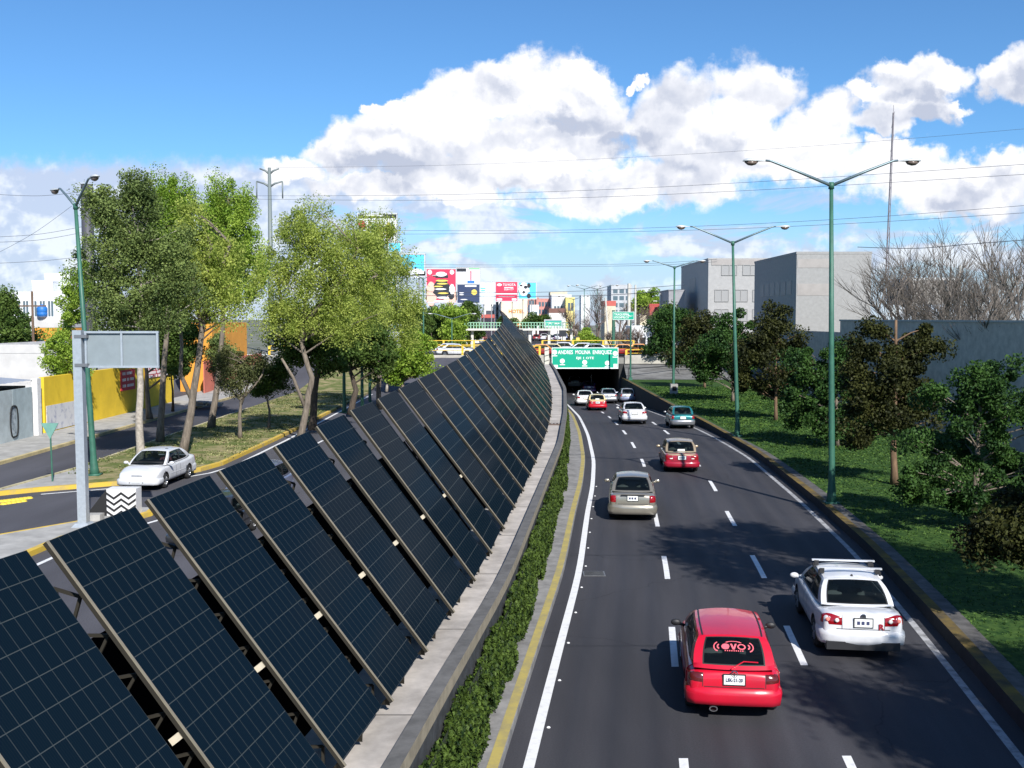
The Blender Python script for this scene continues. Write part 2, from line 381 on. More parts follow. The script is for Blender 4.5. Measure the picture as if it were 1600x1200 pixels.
def ordn(i):
    if i < 20: return ORD[i]
    return {2: 'twenty-', 3: 'thirty-'}[(i + 1) // 10] + ORD[(i + 1) % 10 - 1] if (i + 1) % 10 else {2: 'twentieth', 3: 'thirtieth', 4: 'fortieth'}[(i + 1) // 10]
def sm(t): t = max(0, min(1, t)); return t * t * (3 - 2 * t)
# ------------------------------------------------------------------ curves of the place
def zroad(D): return -1.75 * sm((D - 60) / 65)
ZG = .3
def zleft(D): return ZG + 2.3 * sm((D - 96) / 28)
def zright(D): return ZG + 2.2 * sm((D - 108) / 16) if D > 108 else ZG
class Curve:
    def __init__(s, pts, ext0=None):
        pts = sorted((p.y, p.x) for p in pts)
        D = np.array([p[0] for p in pts]); X = np.array([p[1] for p in pts])
        g = np.arange(-4, 260, .5); sl0 = (X[1] - X[0]) / (D[1] - D[0])
        x = np.interp(g, D, X); x[g < D[0]] = X[0] + (g[g < D[0]] - D[0]) * sl0
        k = 15; ker = np.hanning(k + 2)[1:-1]; ker /= ker.sum()
        xp = np.concatenate([x[0] + (x[1] - x[0]) * np.arange(-k, 0), x, np.full(k, x[-1])])
        s.g = g; s.x = np.convolve(xp, ker, 'same')[k:-k]
    def __call__(s, D): return float(np.interp(D, s.g, s.x))
V = lambda x, y: Vector((x, y, 0))
WC = Curve([gnd(625, 1199, 2.15), gnd(709, 1050, 2.15), gnd(796, 900, 2.15), gnd(880, 688, 2.15), gnd(886.5, 640, 2.15), gnd(884.7, 606, 2.15),
            V(4.35, 105), V(4.5, 125), V(4.5, 200)])
LW = Curve([gnd(826, 1199), gnd(864, 1050), gnd(905, 895), gnd(918, 800), gnd(926, 760), gnd(928, 720), gnd(919, 680), V(5.25, 84), V(5.45, 100), V(5.5, 125), V(5.5, 200)])
RW = Curve([gnd(1590, 1180), gnd(1448, 1000), gnd(1335, 865), gnd(1250, 783), gnd(1170, 715), gnd(1090, 668), V(11.9, 84), V(11.9, 125), V(11.9, 200)])
KX = lambda D: RW(D) + .42 + .25 * sm((D - 50) / 30)
def strip(mb, Ds, xa, xb, za, zb=None, mi=0):
    zb = zb or za; b = len(mb.v)
    for D in Ds: mb.v += [(xa(D), D, za(D)), (xb(D), D, zb(D))]
    for i in range(len(Ds) - 1):
        mb.f.append([b + 2 * i, b + 2 * i + 1, b + 2 * i + 3, b + 2 * i + 2]); mb.m.append(mi)
def rng(a, b, st): return list(np.arange(a, b, st)) + [b]
cst = lambda v: (lambda D: v)
def struct(name, mb, m): return tag(mb.build(name, m), kind='structure')

# express road, its pavement, markings
NEAR = -3.5
m_ = MB(); strip(m_, rng(NEAR, 186, 2), lambda D: WC(D) - .6, lambda D: KX(D) + .05, zroad); rd_ = struct('road', m_, asphalt)
uv_ = rd_.data.uv_layers.new(name='UVMap')
for l_ in rd_.data.loops: co_ = rd_.data.vertices[l_.vertex_index].co; uv_.data[l_.index].uv = (co_.x - LW(co_.y) + 2.57, co_.y)
m_ = MB()
for y_, w_ in ((708, .10), (657, .12), (868, .05), (1010, .04)): D_ = gnd(980, y_).y; strip(m_, rng(0, 1, 1), lambda t: LW(D_) - .4 if t == 0 else LW(D_) - .4, lambda t: RW(D_) + .3, cst(.003)); b_i = len(m_.v) - 4; m_.v[b_i:] = [(m_.v[b_i][0], D_, .003), (m_.v[b_i + 1][0], D_ + .1, .003), (m_.v[b_i][0], D_ + w_, .003), (m_.v[b_i + 1][0], D_ + .1 + w_, .003)]
struct('road_joint', m_, mat('tar', (.02, .02, .022), .7))
m_ = MB(); a_ = lambda D: WC(D) - .5; b_ = lambda D: LW(D) - .42; zt = lambda D: zroad(D) + .15
strip(m_, rng(NEAR, 186, 1.5), a_, b_, zt); strip(m_, rng(NEAR, 186, 1.5), b_, b_, zt, zroad); struct('pavement', m_, pave_m)
m_ = MB(); strip(m_, rng(NEAR, 186, 1.5), lambda D: LW(D) - .62, lambda D: LW(D) - .44, lambda D: zroad(D) + .154)
struct('yellow_edge_line', m_, yellow_line)
m_ = MB(); strip(m_, rng(NEAR, 186, 1.5), lambda D: LW(D) - .09, lambda D: LW(D) + .09, lambda D: zroad(D) + .004)
struct('white_edge_line', m_, white_line)
m_ = MB(); strip(m_, rng(NEAR, 186, 1.5), lambda D: RW(D) - .08, lambda D: RW(D) + .08, lambda D: zroad(D) + .004)
struct('worn_edge_line', m_, worn_line)
m_ = MB()
for k in range(-3, 24):
    for off in (2.48, 5.15):
        s0 = gnd(1042, 1042).y + 7.45 * k + (.1 if off > 3 else 0)
        if k >= 4: off = off - .03 * (k - 3)
        strip(m_, rng(s0, s0 + 2.85, .95), lambda D: LW(D) + off - .075, lambda D: LW(D) + off + .075, lambda D: zroad(D) + .004)
struct('lane_dashes', m_, white_line)
# drain cover in the road
dr = MB(); p = gnd(928, 897); dr.box((p.x, p.y, .012), (.62, .55, .016)); 
for i in range(5): dr.box((p.x, p.y - .2 + i * .1, .023), (.54, .04, .008), mi=1)
tag(dr.build('drain_cover', [mat('steel_worn', (.2, .2, .2), .5, .5, var=.3, scale=9), stone_dark]), 'square metal drain cover by the white edge line', 'drain cover')
# small lane studs along the white line
st = MB(); st.lathe([(0, .022), (.02, .02), (.032, .01), (.036, 0)], n=10)
stud0 = None
for i, D in enumerate(np.arange(13.5, 46, 2.45)):
    x = LW(D) + .17
    if stud0 is None: s_ = st.build('road_stud', white_line); stud0 = s_
    else: s_ = stud0.copy(); COL.objects.link(s_)
    s_.location = (x, D, .002)
    tag(s_, 'small white road stud beside the white edge line', 'road stud', 'white road studs along the edge line')

# right side: kerb, retaining wall, grass
m_ = MB(); zk = lambda D: ZG + .02
strip(m_, rng(NEAR, 125, 1.5), KX, KX, zroad, zk, 1)
strip(m_, rng(NEAR, 125, 1.5), KX, lambda D: KX(D) + .26, zk, None, 0)
strip(m_, rng(NEAR, 125, 1.5), lambda D: KX(D) + .26, lambda D: KX(D) + .62 - .3 * sm((D - 45) / 25), zk, None, 2)
tag(m_.build('retaining_wall', [yellow_worn, dark_wall, mat('kerb_back', (.09, .085, .08), .9, var=.4, scale=2.5)]), 'dark low wall with worn yellow kerb top between road and grass', 'wall')
m_ = MB(); strip(m_, rng(NEAR, 104, 2), lambda D: KX(D) + .28, cst(60), lambda D: ZG); strip(m_, rng(104, 122, 1), lambda D: KX(D) + .28, lambda D: 60, lambda D: ZG)
struct('lawn', m_, grass_dark)
m_ = MB(); m_.add([(-900, -60, -.35), (1200, -60, -.35), (1200, -3.4, -.35), (-900, -3.4, -.35)], [(0, 1, 2, 3)])
m_.add([(60, -3.4, ZG - .02), (1200, -3.4, ZG - .02), (1200, 142, ZG - .02), (60, 142, ZG - .02)], [(0, 1, 2, 3)])
struct('side_ground', m_, mat('soil', (.12, .11, .09), .95, var=.3, scale=.5))
# lateral street that climbs to the crossing on the right
m_ = MB(); strip(m_, rng(119.5, 127, .5), cst(12.9), cst(60), lambda D: ZG + .02 + 2.2 * sm((D - 119.5) / 7))
struct('side_street', m_, mat('street_grey', (.13, .13, .13), .85, var=.5, scale=.8, det=6, stretch=(.5, 2, 1)))
# far ground beyond the crossing
m_ = MB(); m_.add([(-900, 143, 2.38), (1200, 143, 2.38), (1800, 2600, 2.38), (-1800, 2600, 2.38)], [(0, 1, 2, 3)])
struct('far_ground', m_, mat('town_ground', (.20, .19, .17), .95, col2=(.10, .12, .06), scale=.03))
m_ = MB()
strip(m_, rng(143, 420, 6), lambda D: -12.5 - .00055 * (D - 143) ** 2 + .04 * (D - 143), lambda D: -3.2 - .0003 * (D - 143) ** 2 + .02 * (D - 143), cst(2.385))
strip(m_, rng(143, 420, 6), lambda D: 1 + .02 * (D - 143), lambda D: 19 + .01 * (D - 143), cst(2.385))
struct('far_road', m_, asphalt)
m_ = MB()
for c, w in ((-3.6, .25), (-12.3, .25)): strip(m_, rng(143, 400, 6), lambda D: c - w / 2 - .0004 * (D - 143) ** 2 + .03 * (D - 143), lambda D: c + w / 2 - .0004 * (D - 143) ** 2 + .03 * (D - 143), cst(2.39))
struct('far_road_line', m_, white_line)

# left side of the place
m_ = MB(); strip(m_, rng(NEAR, 128, 2), cst(-260), lambda D: WC(D) - 3.3, zleft); struct('side_road', m_, asphalt_l)
def fan(mb, poly, z, h, mi=0, side=0):
    P = [(p[0], p[1]) for p in poly]; A = sum(P[i][0] * P[(i + 1) % len(P)][1] - P[(i + 1) % len(P)][0] * P[i][1] for i in range(len(P)))
    if A < 0: P = P[::-1]
    b = bmesh.new(); vs = [b.verts.new((x, y, z + h)) for x, y in P]; f = b.faces.new(vs); bmesh.ops.triangulate(b, faces=[f])
    base = len(mb.v); mb.v += [tuple(v.co) for v in b.verts]
    b.verts.index_update()
    for f in b.faces: mb.f.append([base + v.index for v in f.verts]); mb.m.append(mi)
    b.free(); n = len(P); base = len(mb.v)
    mb.v += [(x, y, z - .3) for x, y in P] + [(x, y, z + h) for x, y in P]
    for i in range(n):
        j = (i + 1) % n; mb.f.append([base + i, base + j, base + n + j, base + n + i]); mb.m.append(side)
def kerb(mb, pts, w, z, h, mi=0):
    for i in range(len(pts) - 1):
        a, c = Vector(pts[i]), Vector(pts[i + 1]); mb.bar((a.x, a.y, z + h / 2 - .1), (c.x, c.y, z + h / 2 - .1), w, h + .2 + .001 * (i % 2), mi)
g_ = lambda x, y: gnd(x, y, ZG)
isl = [g_(0, 842), g_(120, 821), g_(165, 808), g_(215, 798), g_(240, 799), g_(233, 806), g_(165, 825), g_(100, 845), g_(0, 888), g_(-350, 1010), g_(-700, 900)]
m_ = MB(); fan(m_, isl, ZG, .14); struct('traffic_island', m_, pave_light)
m_ = MB(); kerb(m_, [g_(-350, 1010), g_(0, 888), g_(100, 845), g_(165, 825), g_(233, 806), g_(242, 799)], .22, ZG, .16)
struct('island_kerb', m_, yellow_kerb)
m_ = MB(); kerb(m_, [g_(-300, 895), g_(0, 842), g_(120, 821), g_(165, 808)], .1, ZG, .15); struct('island_kerb_back', m_, yellow_kerb)
near = [g_(-10, 775), g_(60, 768), g_(185, 758), g_(310, 737), g_(345, 727), Vector((-13.3, 60, 0)), Vector((-13.2, 80, 0)), Vector((-13, 117, 0))]
far = [Vector((-19.7, 117, 0)), Vector((-19.7, 80, 0)), Vector((-19.6, 56, 0)), g_(120, 736), g_(0, 770)]
m_ = MB(); fan(m_, near[:1] + [g_(60, 768), g_(120, 763)] + [g_(150, 727), g_(120, 736), g_(0, 770)], ZG, .13); struct('median_nose', m_, pave_light)
gp = [g_(120, 763), g_(185, 758), g_(310, 737), g_(345, 727), Vector((-13.3, 60, 0)), Vector((-13.2, 80, 0)), Vector((-13, 98, 0)), Vector((-19.7, 98, 0)), Vector((-19.7, 80, 0)), Vector((-19.6, 56, 0)), g_(150, 727)]
m_ = MB(); fan(m_, gp, ZG, .16); struct('grass_median', m_, grass_left)
m_ = MB(); strip(m_, rng(98, 122, 2), cst(-19.7), cst(-13), lambda D: zleft(D) + .16); struct('grass_median_slope', m_, grass_left)
m_ = MB(); kerb(m_, near[:7], .22, ZG, .17); struct('median_kerb', m_, yellow_kerb)
m_ = MB(); kerb(m_, far[1:], .14, ZG, .175); struct('median_kerb_back', m_, mat('kerb_mixed', (.45, .40, .25), .85, var=.3, scale=1.5))
def offs(pts, d):
    out = []
    for i, p in enumerate(pts):
        a = pts[max(i - 1, 0)]; c = pts[min(i + 1, len(pts) - 1)]; t = Vector((c.x - a.x, c.y - a.y, 0)).normalized()
        out.append(Vector((p.x + t.y * d, p.y - t.x * d, 0)))
    return out
def line(mb, pts, w, z):
    A, B = offs(pts, -w / 2), offs(pts, w / 2)
    for i in range(len(pts) - 1): mb.quad((A[i].x, A[i].y, z), (B[i].x, B[i].y, z), (B[i + 1].x, B[i + 1].y, z), (A[i + 1].x, A[i + 1].y, z))
m_ = MB(); line(m_, offs([g_(60, 769), g_(185, 759), g_(310, 738), g_(345, 728), Vector((-13.3, 60, 0)), Vector((-13.2, 97, 0))], .62), .16, ZG + .004)
line(m_, offs([g_(-350, 1010), g_(0, 888), g_(100, 845), g_(165, 825), g_(233, 806)], .8), .15, ZG + .004)
line(m_, [Vector((-11.9, 37, 0)), Vector((-11.3, 45, 0)), Vector((-10.6, 60, 0))], .14, ZG + .004)
line(m_, offs([V(WC(D) - 3.3, D) for D in rng(4, 95, 4)], -.5), .15, ZG + .004)
struct('side_road_line', m_, white_line)
m_ = MB()
for D in np.arange(8, 95, 8): line(m_, [V(WC(D) - 6.9, D), V(WC(D + 3) - 6.9, D + 3)], .13, ZG + .004)
struct('side_road_dashes', m_, white_line)
m_ = MB(); strip(m_, rng(30, 124, 2), cst(-28.5), cst(-23.95), lambda D: zleft(D) + .14); strip(m_, rng(30, 124, 2), cst(-23.95), cst(-23.95), lambda D: zleft(D) + .14, lambda D: zleft(D) - .1)
struct('sidewalk', m_, pave_light)
m_ = MB(); strip(m_, rng(30, 100, 2), cst(-24.13), cst(-23.9), lambda D: zleft(D) + .15); strip(m_, rng(30, 100, 2), cst(-23.9), cst(-23.9), lambda D: zleft(D) + .15, zleft)
struct('sidewalk_kerb', m_, mat('kerb_faded', (.46, .38, .2), .85, var=.3, scale=1))
# rows of yellow rumble studs on the fork
ys = MB(); ys.lathe([(0, .07), (.08, .065), (.13, .03), (.15, 0)], n=12); y0 = None
for i in range(13):
    px = 2 + i * 6.2 if i < 8 else 6 + (i - 8) * 7.5; py = 784 - i * .75 if i < 8 else 788 - (i - 8) * 1.1
    p = g_(px, py)
    if y0 is None: y0 = s_ = ys.build('rumble_stud', mat('stud_yellow', (.7, .52, .05), .5))
    else: s_ = y0.copy(); COL.objects.link(s_)
    s_.location = (p.x, p.y, ZG); tag(s_, 'yellow domed stud on the asphalt below the yellow kerb', 'road stud', 'yellow rumble studs on the fork')

# median platform with wall, cap and hanging hedge
PT = 1.95
m_ = MB(); P0 = lambda D: WC(D) - 3.3; P1 = lambda D: WC(D) - .21
strip(m_, rng(NEAR, 121, 2), P0, P1, cst(PT)); strip(m_, rng(NEAR, 121, 2), P0, P0, cst(PT), lambda D: ZG - .1)
m_.quad((P0(NEAR), NEAR, -.3), (P1(NEAR), NEAR, -.3), (P1(NEAR), NEAR, PT), (P0(NEAR), NEAR, PT))
pl = m_.build('median_platform', platform_m); tag(pl, 'long pale concrete platform under the row of solar panels', 'platform')
jt = MB()
for D in np.arange(6, 118, 3.9): strip(jt, [D, D + .035], P0, P1, cst(PT + .004))
jt.build('joint_lines', mat('joint', (.15, .14, .13), .9), pl)
m_ = MB(); c0 = lambda D: WC(D) - .21; c1 = lambda D: WC(D)
strip(m_, rng(NEAR, 122, 1.5), c0, c0, cst(PT), cst(2.15), 0); strip(m_, rng(NEAR, 122, 1.5), c0, c1, cst(2.15), None, 0)
strip(m_, rng(NEAR, 122, 1.5), c1, c1, cst(2.15), cst(1.95), 1); strip(m_, rng(NEAR, 122, 1.5), lambda D: WC(D) - .14, c1, cst(1.95), None, 1)
wl = empty('retaining_wall', (WC(10), 10, 0), label='tall concrete wall under the platform, hung with green leaves on its road side', cat='wall')
cp = m_.build('wall_cap', [cap_m, beige_m], wl); cp.location = (-WC(10), -10, 0)
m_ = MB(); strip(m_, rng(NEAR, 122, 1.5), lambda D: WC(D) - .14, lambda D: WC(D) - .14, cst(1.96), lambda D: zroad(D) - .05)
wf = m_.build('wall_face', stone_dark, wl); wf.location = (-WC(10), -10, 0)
gt = MB(); gt.box((WC(52.3) - .62, 52.3, PT + .03), (.95, .55, .06)); 
for i in range(6): gt.box((WC(52.3) - 1.0 + i * .16, 52.3, PT + .07), (.06, .5, .03), mi=1)
tag(gt.build('drain_grate', [mat('grate', (.10, .07, .06), .8, var=.3, scale=8), concrete]), 'rusty drain grate across the pale concrete platform', 'grate')

def hedge():
    N = 62000; D = np.concatenate([RNG.uniform(9, 30, 30000), RNG.uniform(30, 62, 20000), RNG.uniform(62, 121, 12000)])
    u = RNG.uniform(0, 1, N); xw = np.interp(D, WC.g, WC.x)
    bn = np.floor(D / 1.35); hh = (np.sin(bn * 12.9898) * 43758.5453) % 1
    bot = .0 + np.where(hh > .72, .55, hh * .22); bot = np.maximum(bot, .16)
    zr = np.array([zroad(d) for d in D]); bot = bot + zr * (D > 60)
    topz = 1.52 + .07 * np.sin(D * 2.1) + .05 * np.sin(D * 7.3)
    z = bot + u * (topz - bot); thick = .08 + .17 * np.sin(np.clip((topz - z) / (topz - bot), 0, 1) * math.pi * .5) * (.75 + .5 * ((hh * 7) % 1))
    x = xw - .12 + thick * RNG.beta(4, 1.2, N)
    sz = np.clip(.075 + (D - 10) * .0016, .07, .2)
    C = np.stack([x, D, z], 1)
    root = empty('hanging_hedge', (WC(20), 20, 0), label='long band of trimmed green creeper hanging on the wall beside the road', cat='hedge')
    o = leaves('foliage', C, sz, leafmat('hedge_leaf', (.008, .024, .004), (.095, .15, .025), .25, 5), root); o.location = (-WC(20), -20, 0)
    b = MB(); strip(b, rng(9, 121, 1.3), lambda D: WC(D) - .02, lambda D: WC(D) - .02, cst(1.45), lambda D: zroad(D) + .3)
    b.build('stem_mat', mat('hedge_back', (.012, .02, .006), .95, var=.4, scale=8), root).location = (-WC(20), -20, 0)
hedge()

# ------------------------------------------------------------------ crossing bridge with its sign
BR0, BR1 = 124.0, 141.0; ZD = 2.6
m_ = MB()
m_.box((-3, (BR0 + 186) / 2 - .0, ZD - .35), (52, 186 - BR0, .7), mi=0)  # deck carried on past the crossing as added cover, darkening the underpass
br = empty('road_bridge', (8, BR0, 0), label='concrete bridge carrying the cross street over the dark underpass', cat='bridge')
def under(o, root): o.location = o.location - root.location; return o
under(m_.build('deck', mat('deck_conc', (.26, .25, .23), .85, var=.2, scale=.7), br), br)
m_ = MB(); m_.box((-3, BR0 + 8.5, ZD + .02), (52, 16.4, .05)); under(m_.build('carriageway', asphalt, br), br)
m_ = MB(); m_.box((12.8, 155, -.4), (.9, 62, 4.6)); m_.box((3.9, 155, -.4), (.7, 62, 4.6)); m_.box((8, 185.5, -.4), (9, .6, 4.6))  # side walls, plus an end wall added to keep the underpass dark
under(m_.build('abutment_and_added_end', mat('abut_dark', (.045, .045, .045), .95, var=.2, scale=1), br), br)
m_ = MB()
for x0, x1 in ((-29, 4.2), (13, 23)): m_.box(((x0 + x1) / 2, BR0 - .12, ZD - .2), (x1 - x0, .24, 1.0))
under(m_.build('parapet', mat('parapet_c', (.42, .40, .35), .85, var=.2, scale=1), br), br)
# solid dark block painted as the shaded mouth of the left half underpass
m_ = MB(); m_.box((-12, BR0 + .3, .9), (16, .4, 2.2)); under(m_.build('side_opening_shade', mat('abut_dark', (.04,) * 3), br), br)
def railing(name, x0, x1, y, z, label, h=1.05, step=4.2, m=rail_yellow, r=.06):
    root = empty(name, (x0, y, z), label=label, cat='railing'); k = MB(); n = max(1, round((x1 - x0) / step))
    k.box(((x1 - x0) / 2, 0, h), (x1 - x0, r, r * 1.5)); k.box(((x1 - x0) / 2, 0, h * .5), (x1 - x0, r, r))
    k.build('rail', m, root)
    for i in range(n + 1):
        q = MB(); q.box(((x1 - x0) * i / n, 0, h / 2), (.24, .2, h)); q.build('post', m, root)
railing('yellow_railing', -28, 3.2, BR0 + .1, ZD + .3, 'yellow railing along the near left edge of the bridge, partly behind the panels')
railing('yellow_railing', 13.2, 23, BR0 + .3, ZD + .1, 'yellow railing on the near edge of the bridge right of the green sign', .8)
railing('yellow_railing', -29, -1, BR1 + .6, ZD + .55, 'yellow railing along the far left edge of the bridge')
railing('yellow_railing', 4, 16, BR1 + .6, ZD + .55, 'yellow railing on the far edge of the bridge behind the green sign')
sg = empty('overhead_sign', (8.4, BR0 - .35, 2.5), label='wide green street name sign hung across the mouth of the underpass', cat='road sign')
sg_green = mat('sign_green', (.0, .36, .22), .45); sg_white = mat('sign_white', (.85, .87, .85), .5)
A_ = at(862, 543, BR0 - .35); B_ = at(966, 576, BR0 - .35); w_, h_ = B_.x - A_.x, A_.z - B_.z; cx_, cz_ = (A_.x + B_.x) / 2, (A_.z + B_.z) / 2
sg.location = (cx_, BR0 - .35, cz_); RX = Matrix.Rotation(math.pi / 2, 4, 'X')
m_ = MB(); m_.box((0, 0, 0), (w_, .12, h_)); m_.build('panel', sg_green, sg)
m_ = MB()
for z in (h_ / 2 - .04, -h_ / 2 + .06): m_.box((0, -.07, z), (w_, .02, .08 if z > 0 else .12))
for x in (w_ / 2 - .04, -w_ / 2 + .04): m_.box((x, -.075, 0), (.07, .02, h_))
m_.build('border', sg_white, sg)
txt('ANDRES  MOLINA  ENRIQUEZ', .62, 'lettering', sg_white, sg, Matrix.Translation((-.02, -.08, h_ * .27)) @ RX, sx=.74)
txt('EJE 1 OTE', .36, 'lettering', sg_white, sg, Matrix.Translation((-.0, -.08, -h_ * .0)) @ RX, sx=1.35)
def disc(mb, c, r, n=20, t=.02): 
    b = len(mb.v); mb.v += [(c[0] + r * math.cos(6.2832 * k / n), c[1], c[2] + r * math.sin(6.2832 * k / n)) for k in range(n)]
    mb.v += [(v[0], v[1] + t, v[2]) for v in mb.v[b:b + n]]
    mb.f.append([b + k for k in range(n)]); mb.m.append(0)
    for k in range(n): mb.f.append([b + k, b + (k + 1) % n, b + n + (k + 1) % n, b + n + k]); mb.m.append(0)
for (x, z) in ((-.455, .28), (.452, .22), (-.34, -.14), (-.005, -.20), (.335, -.24)):
    m_ = MB(); disc(m_, (x * w_, -.09, z * h_), .28); m_.box((x * w_, -.08, z * h_ - .42), (.6, .02, .1)); m_.build('route_emblem', sg_white, sg)
m_ = MB(); m_.box((-.44 * w_, -.08, -.38 * h_), (.5, .02, .28)); m_.box((.455 * w_, -.08, -.36 * h_), (.42, .02, .42)); m_.build('corner_panel', sg_white, sg)
# hazard board left of the sign
m_ = MB(); m_.box((0, 0, 0), (.5, .1, 2.6)); hz = empty('hazard_board', (4.0, BR0 - .4, cz_ - .05), label='striped hazard board at the left end of the green street name sign', cat='road sign')
m_.build('board', mat('board_pale', (.6, .58, .5), .7), hz)
for i in range(4):
    m_ = MB(); m_.bar((-.25, -.06, .9 - i * .6), (.25, -.06, 1.05 - i * .6), .02, .16, up=(0, 1, 0)); m_.build('stripe', black_m, hz)
# green guide sign on the right
gp_ = at(956, 594, 120); T = at(975, 493, 143.5)
gs = empty('guide_sign', (T.x, 143.5, 0), label='green guide sign on a thick green post behind the bridge sign', cat='road sign')
zt_ = at(957, 487, 143.5); zb_ = at(991, 500, 143.5); gw = zb_.x - zt_.x; gh = zt_.z - zb_.z; gc = ((zt_.x + zb_.x) / 2 - T.x, 0, (zt_.z + zb_.z) / 2)
m_ = MB(); m_.box(gc, (gw, .1, gh)); m_.build('panel', sg_green, gs)
m_ = MB(); m_.tube([(zt_.x - T.x + .15, .15, ZG), (zt_.x - T.x + .15, .15, zt_.z + .2)], .2, 10); m_.build('post', green_pole, gs)
mm = Matrix.Translation((gc[0] - .25, -.07, gc[2] + .17)) @ RX
txt('TAXQUEÑA', .40, 'lettering', sg_white, gs, mm, sx=.9); txt('XOCHIMILCO', .40, 'lettering', sg_white, gs, Matrix.Translation((gc[0] - .25, -.07, gc[2] - .22)) @ RX, sx=.78)
txt('No.1', .3, 'lettering', sg_white, gs, Matrix.Translation((gc[0] + .9, -.07, gc[2])) @ RX)
m_ = MB()
for z in (gh / 2 - .04, -gh / 2 + .04): m_.box((gc[0], -.06, gc[2] + z), (gw - .04, .02, .05))
for x in (gw / 2 - .05, -gw / 2 + .05): m_.box((gc[0] + x, -.062, gc[2]), (.05, .02, gh - .04))
m_.build('border', sg_white, gs)
me = MB(); q = gnd(985, 594, ZG); me.tube([(0, 0, 0), (0, 0, at(985, 500, q.y).z - ZG)], [.11, .08], 8); me.box((0, 0, .15), (.4, .4, .3)); o = me.build('pole', green_pole); o.location = q
tag(o, 'slim green pole on the lawn corner right of the underpass', 'pole')
# dark handrail on the right slope
hr = empty('handrail', (13, 120, ZG), label='thin dark handrail on the sloping street right of the underpass', cat='railing')
m_ = MB(); m_.tube([(0, 0, 1.2), (6, 2, 1.5), (16, 3, 1.6)], .06, 6); m_.build('rail', dark_metal, hr)
for x, z in ((0, 0), (6, 0), (11, .2), (16, .3)): m_ = MB(); m_.tube([(x, x * .2, z - .5), (x, min(x * .33, 2 + (x - 6) * .1) if x else 0, 1.25 + x * .03)], .05, 6); m_.build('post', dark_metal, hr)
# ------------------------------------------------------------------ solar panels
def panel_glass():
    m = bpy.data.materials.new('panel_cells'); m.use_nodes = True; N, L = nodes_of(m); b = N['Principled BSDF']
    uv = N.new('ShaderNodeUVMap'); sp = N.new('ShaderNodeSeparateXYZ'); L.new(uv.outputs[0], sp.inputs[0])
    def M(op, a, c=None, clamp=False):
        n = N.new('ShaderNodeMath'); n.operation = op; n.use_clamp = clamp
        for i, x in enumerate((a, c)):
            if x is None: continue
            if isinstance(x, (int, float)): n.inputs[i].default_value = x
            else: L.new(x, n.inputs[i])
        return n.outputs[0]
    def ln(c, k, w):
        f = M('FRACT', M('MULTIPLY', c, k)); d = M('ABSOLUTE', M('SUBTRACT', f, .5)); return M('GREATER_THAN', d, .5 - w)
    long_ = ln(sp.outputs[0], 10, .032); row = ln(sp.outputs[1], 13, .016)
    fa = M('MULTIPLY', M('GREATER_THAN', M('ABSOLUTE', M('SUBTRACT', M('FRACT', M('MULTIPLY', sp.outputs[0], 60)), .5)), .44), .10)
    w = M('MAXIMUM', M('MAXIMUM', M('MULTIPLY', long_, .55), row), fa)
    mx = N.new('ShaderNodeMix'); mx.data_type = 'RGBA'; L.new(w, mx.inputs[0])
    mx.inputs[6].default_value = (.0036, .0098, .0175, 1); mx.inputs[7].default_value = (.050, .060, .064, 1)
    L.new(mx.outputs[2], b.inputs['Base Color']); b.inputs['Roughness'].default_value = .5; b.inputs['Specular IOR Level'].default_value = 0
    gl = N.new('ShaderNodeBsdfGlossy'); gl.inputs['Roughness'].default_value = .09; gl.inputs['Color'].default_value = (.9, .93, 1, 1)
    lw = N.new('ShaderNodeLayerWeight'); lw.inputs['Blend'].default_value = .5
    fac = M('MULTIPLY_ADD' if False else 'ADD', M('MULTIPLY', M('POWER', lw.outputs['Facing'], 6), .085), .004)
    ms = N.new('ShaderNodeMixShader'); L.new(fac, ms.inputs[0]); L.new(b.outputs[0], ms.inputs[1]); L.new(gl.outputs[0], ms.inputs[2]); L.new(ms.outputs[0], N['Material Output'].inputs[0])
    return m
cells = panel_glass(); rail_m = mat('rail_beige', (.27, .235, .175), .55, .3, var=.1, scale=5); rail_dk = mat('rail_olive', (.028, .025, .019), .8, spec=.2)
bracket_m = mat('bracket_pale', (.62, .55, .42), .6)
Tn = [None, (75, 845), (232, 780), (343, 735), (430, 697), (495, 666), (548, 641), (590.6, 623), (623.6, 607), (654, 592), (677.5, 581.5), (698, 570.5),
      (715, 561), (729.5, 552.5), (741, 545), (751, 538), (759, 531.5), (766, 526), (771.5, 521), (776.5, 516), (780.5, 512), (783, 508.5), (784.6, 505.5)]
Bn = [None, None, (535, 1188), (610, 1088), (665, 1011), (707, 951), (741, 902), (767, 860), (787, 822), (804, 789.5), (817.5, 764), (828.5, 740),
      (837.5, 720.5), (844.5, 703), (850, 687), (855, 673), (858.5, 660), (860.5, 650), (862, 639), (862.8, 629), (862.8, 620), (862, 611), (861, 603.5)]
ZB = 2.2
BW = [gnd(*p, ZB) if p else None for p in Bn]
def tang(D): return Vector((WC(D + 1) - WC(D - 1), 2, 0)).normalized()
TW = []
for n in range(len(Bn)):
    if n < 2: TW.append(None); continue
    t = tang(BW[n].y); nrm_y = t.x * 2.4; TW.append(at(*Tn[n], BW[n].y + nrm_y))
d1 = BW[3] - BW[2]
BW[1] = BW[2] - d1 * .99 - Vector((.03, 0, 0)); BW[0] = BW[1] - d1 * .99 - Vector((.06, 0, 0))
TW[1] = at(*Tn[1], BW[1].y + .37); TW[0] = BW[0] + (TW[1] - BW[1])
BW.insert(0, BW[0] * 2 - BW[1]); TW.insert(0, BW[0] + (TW[1] - BW[1] if False else TW[0] - BW[1]))
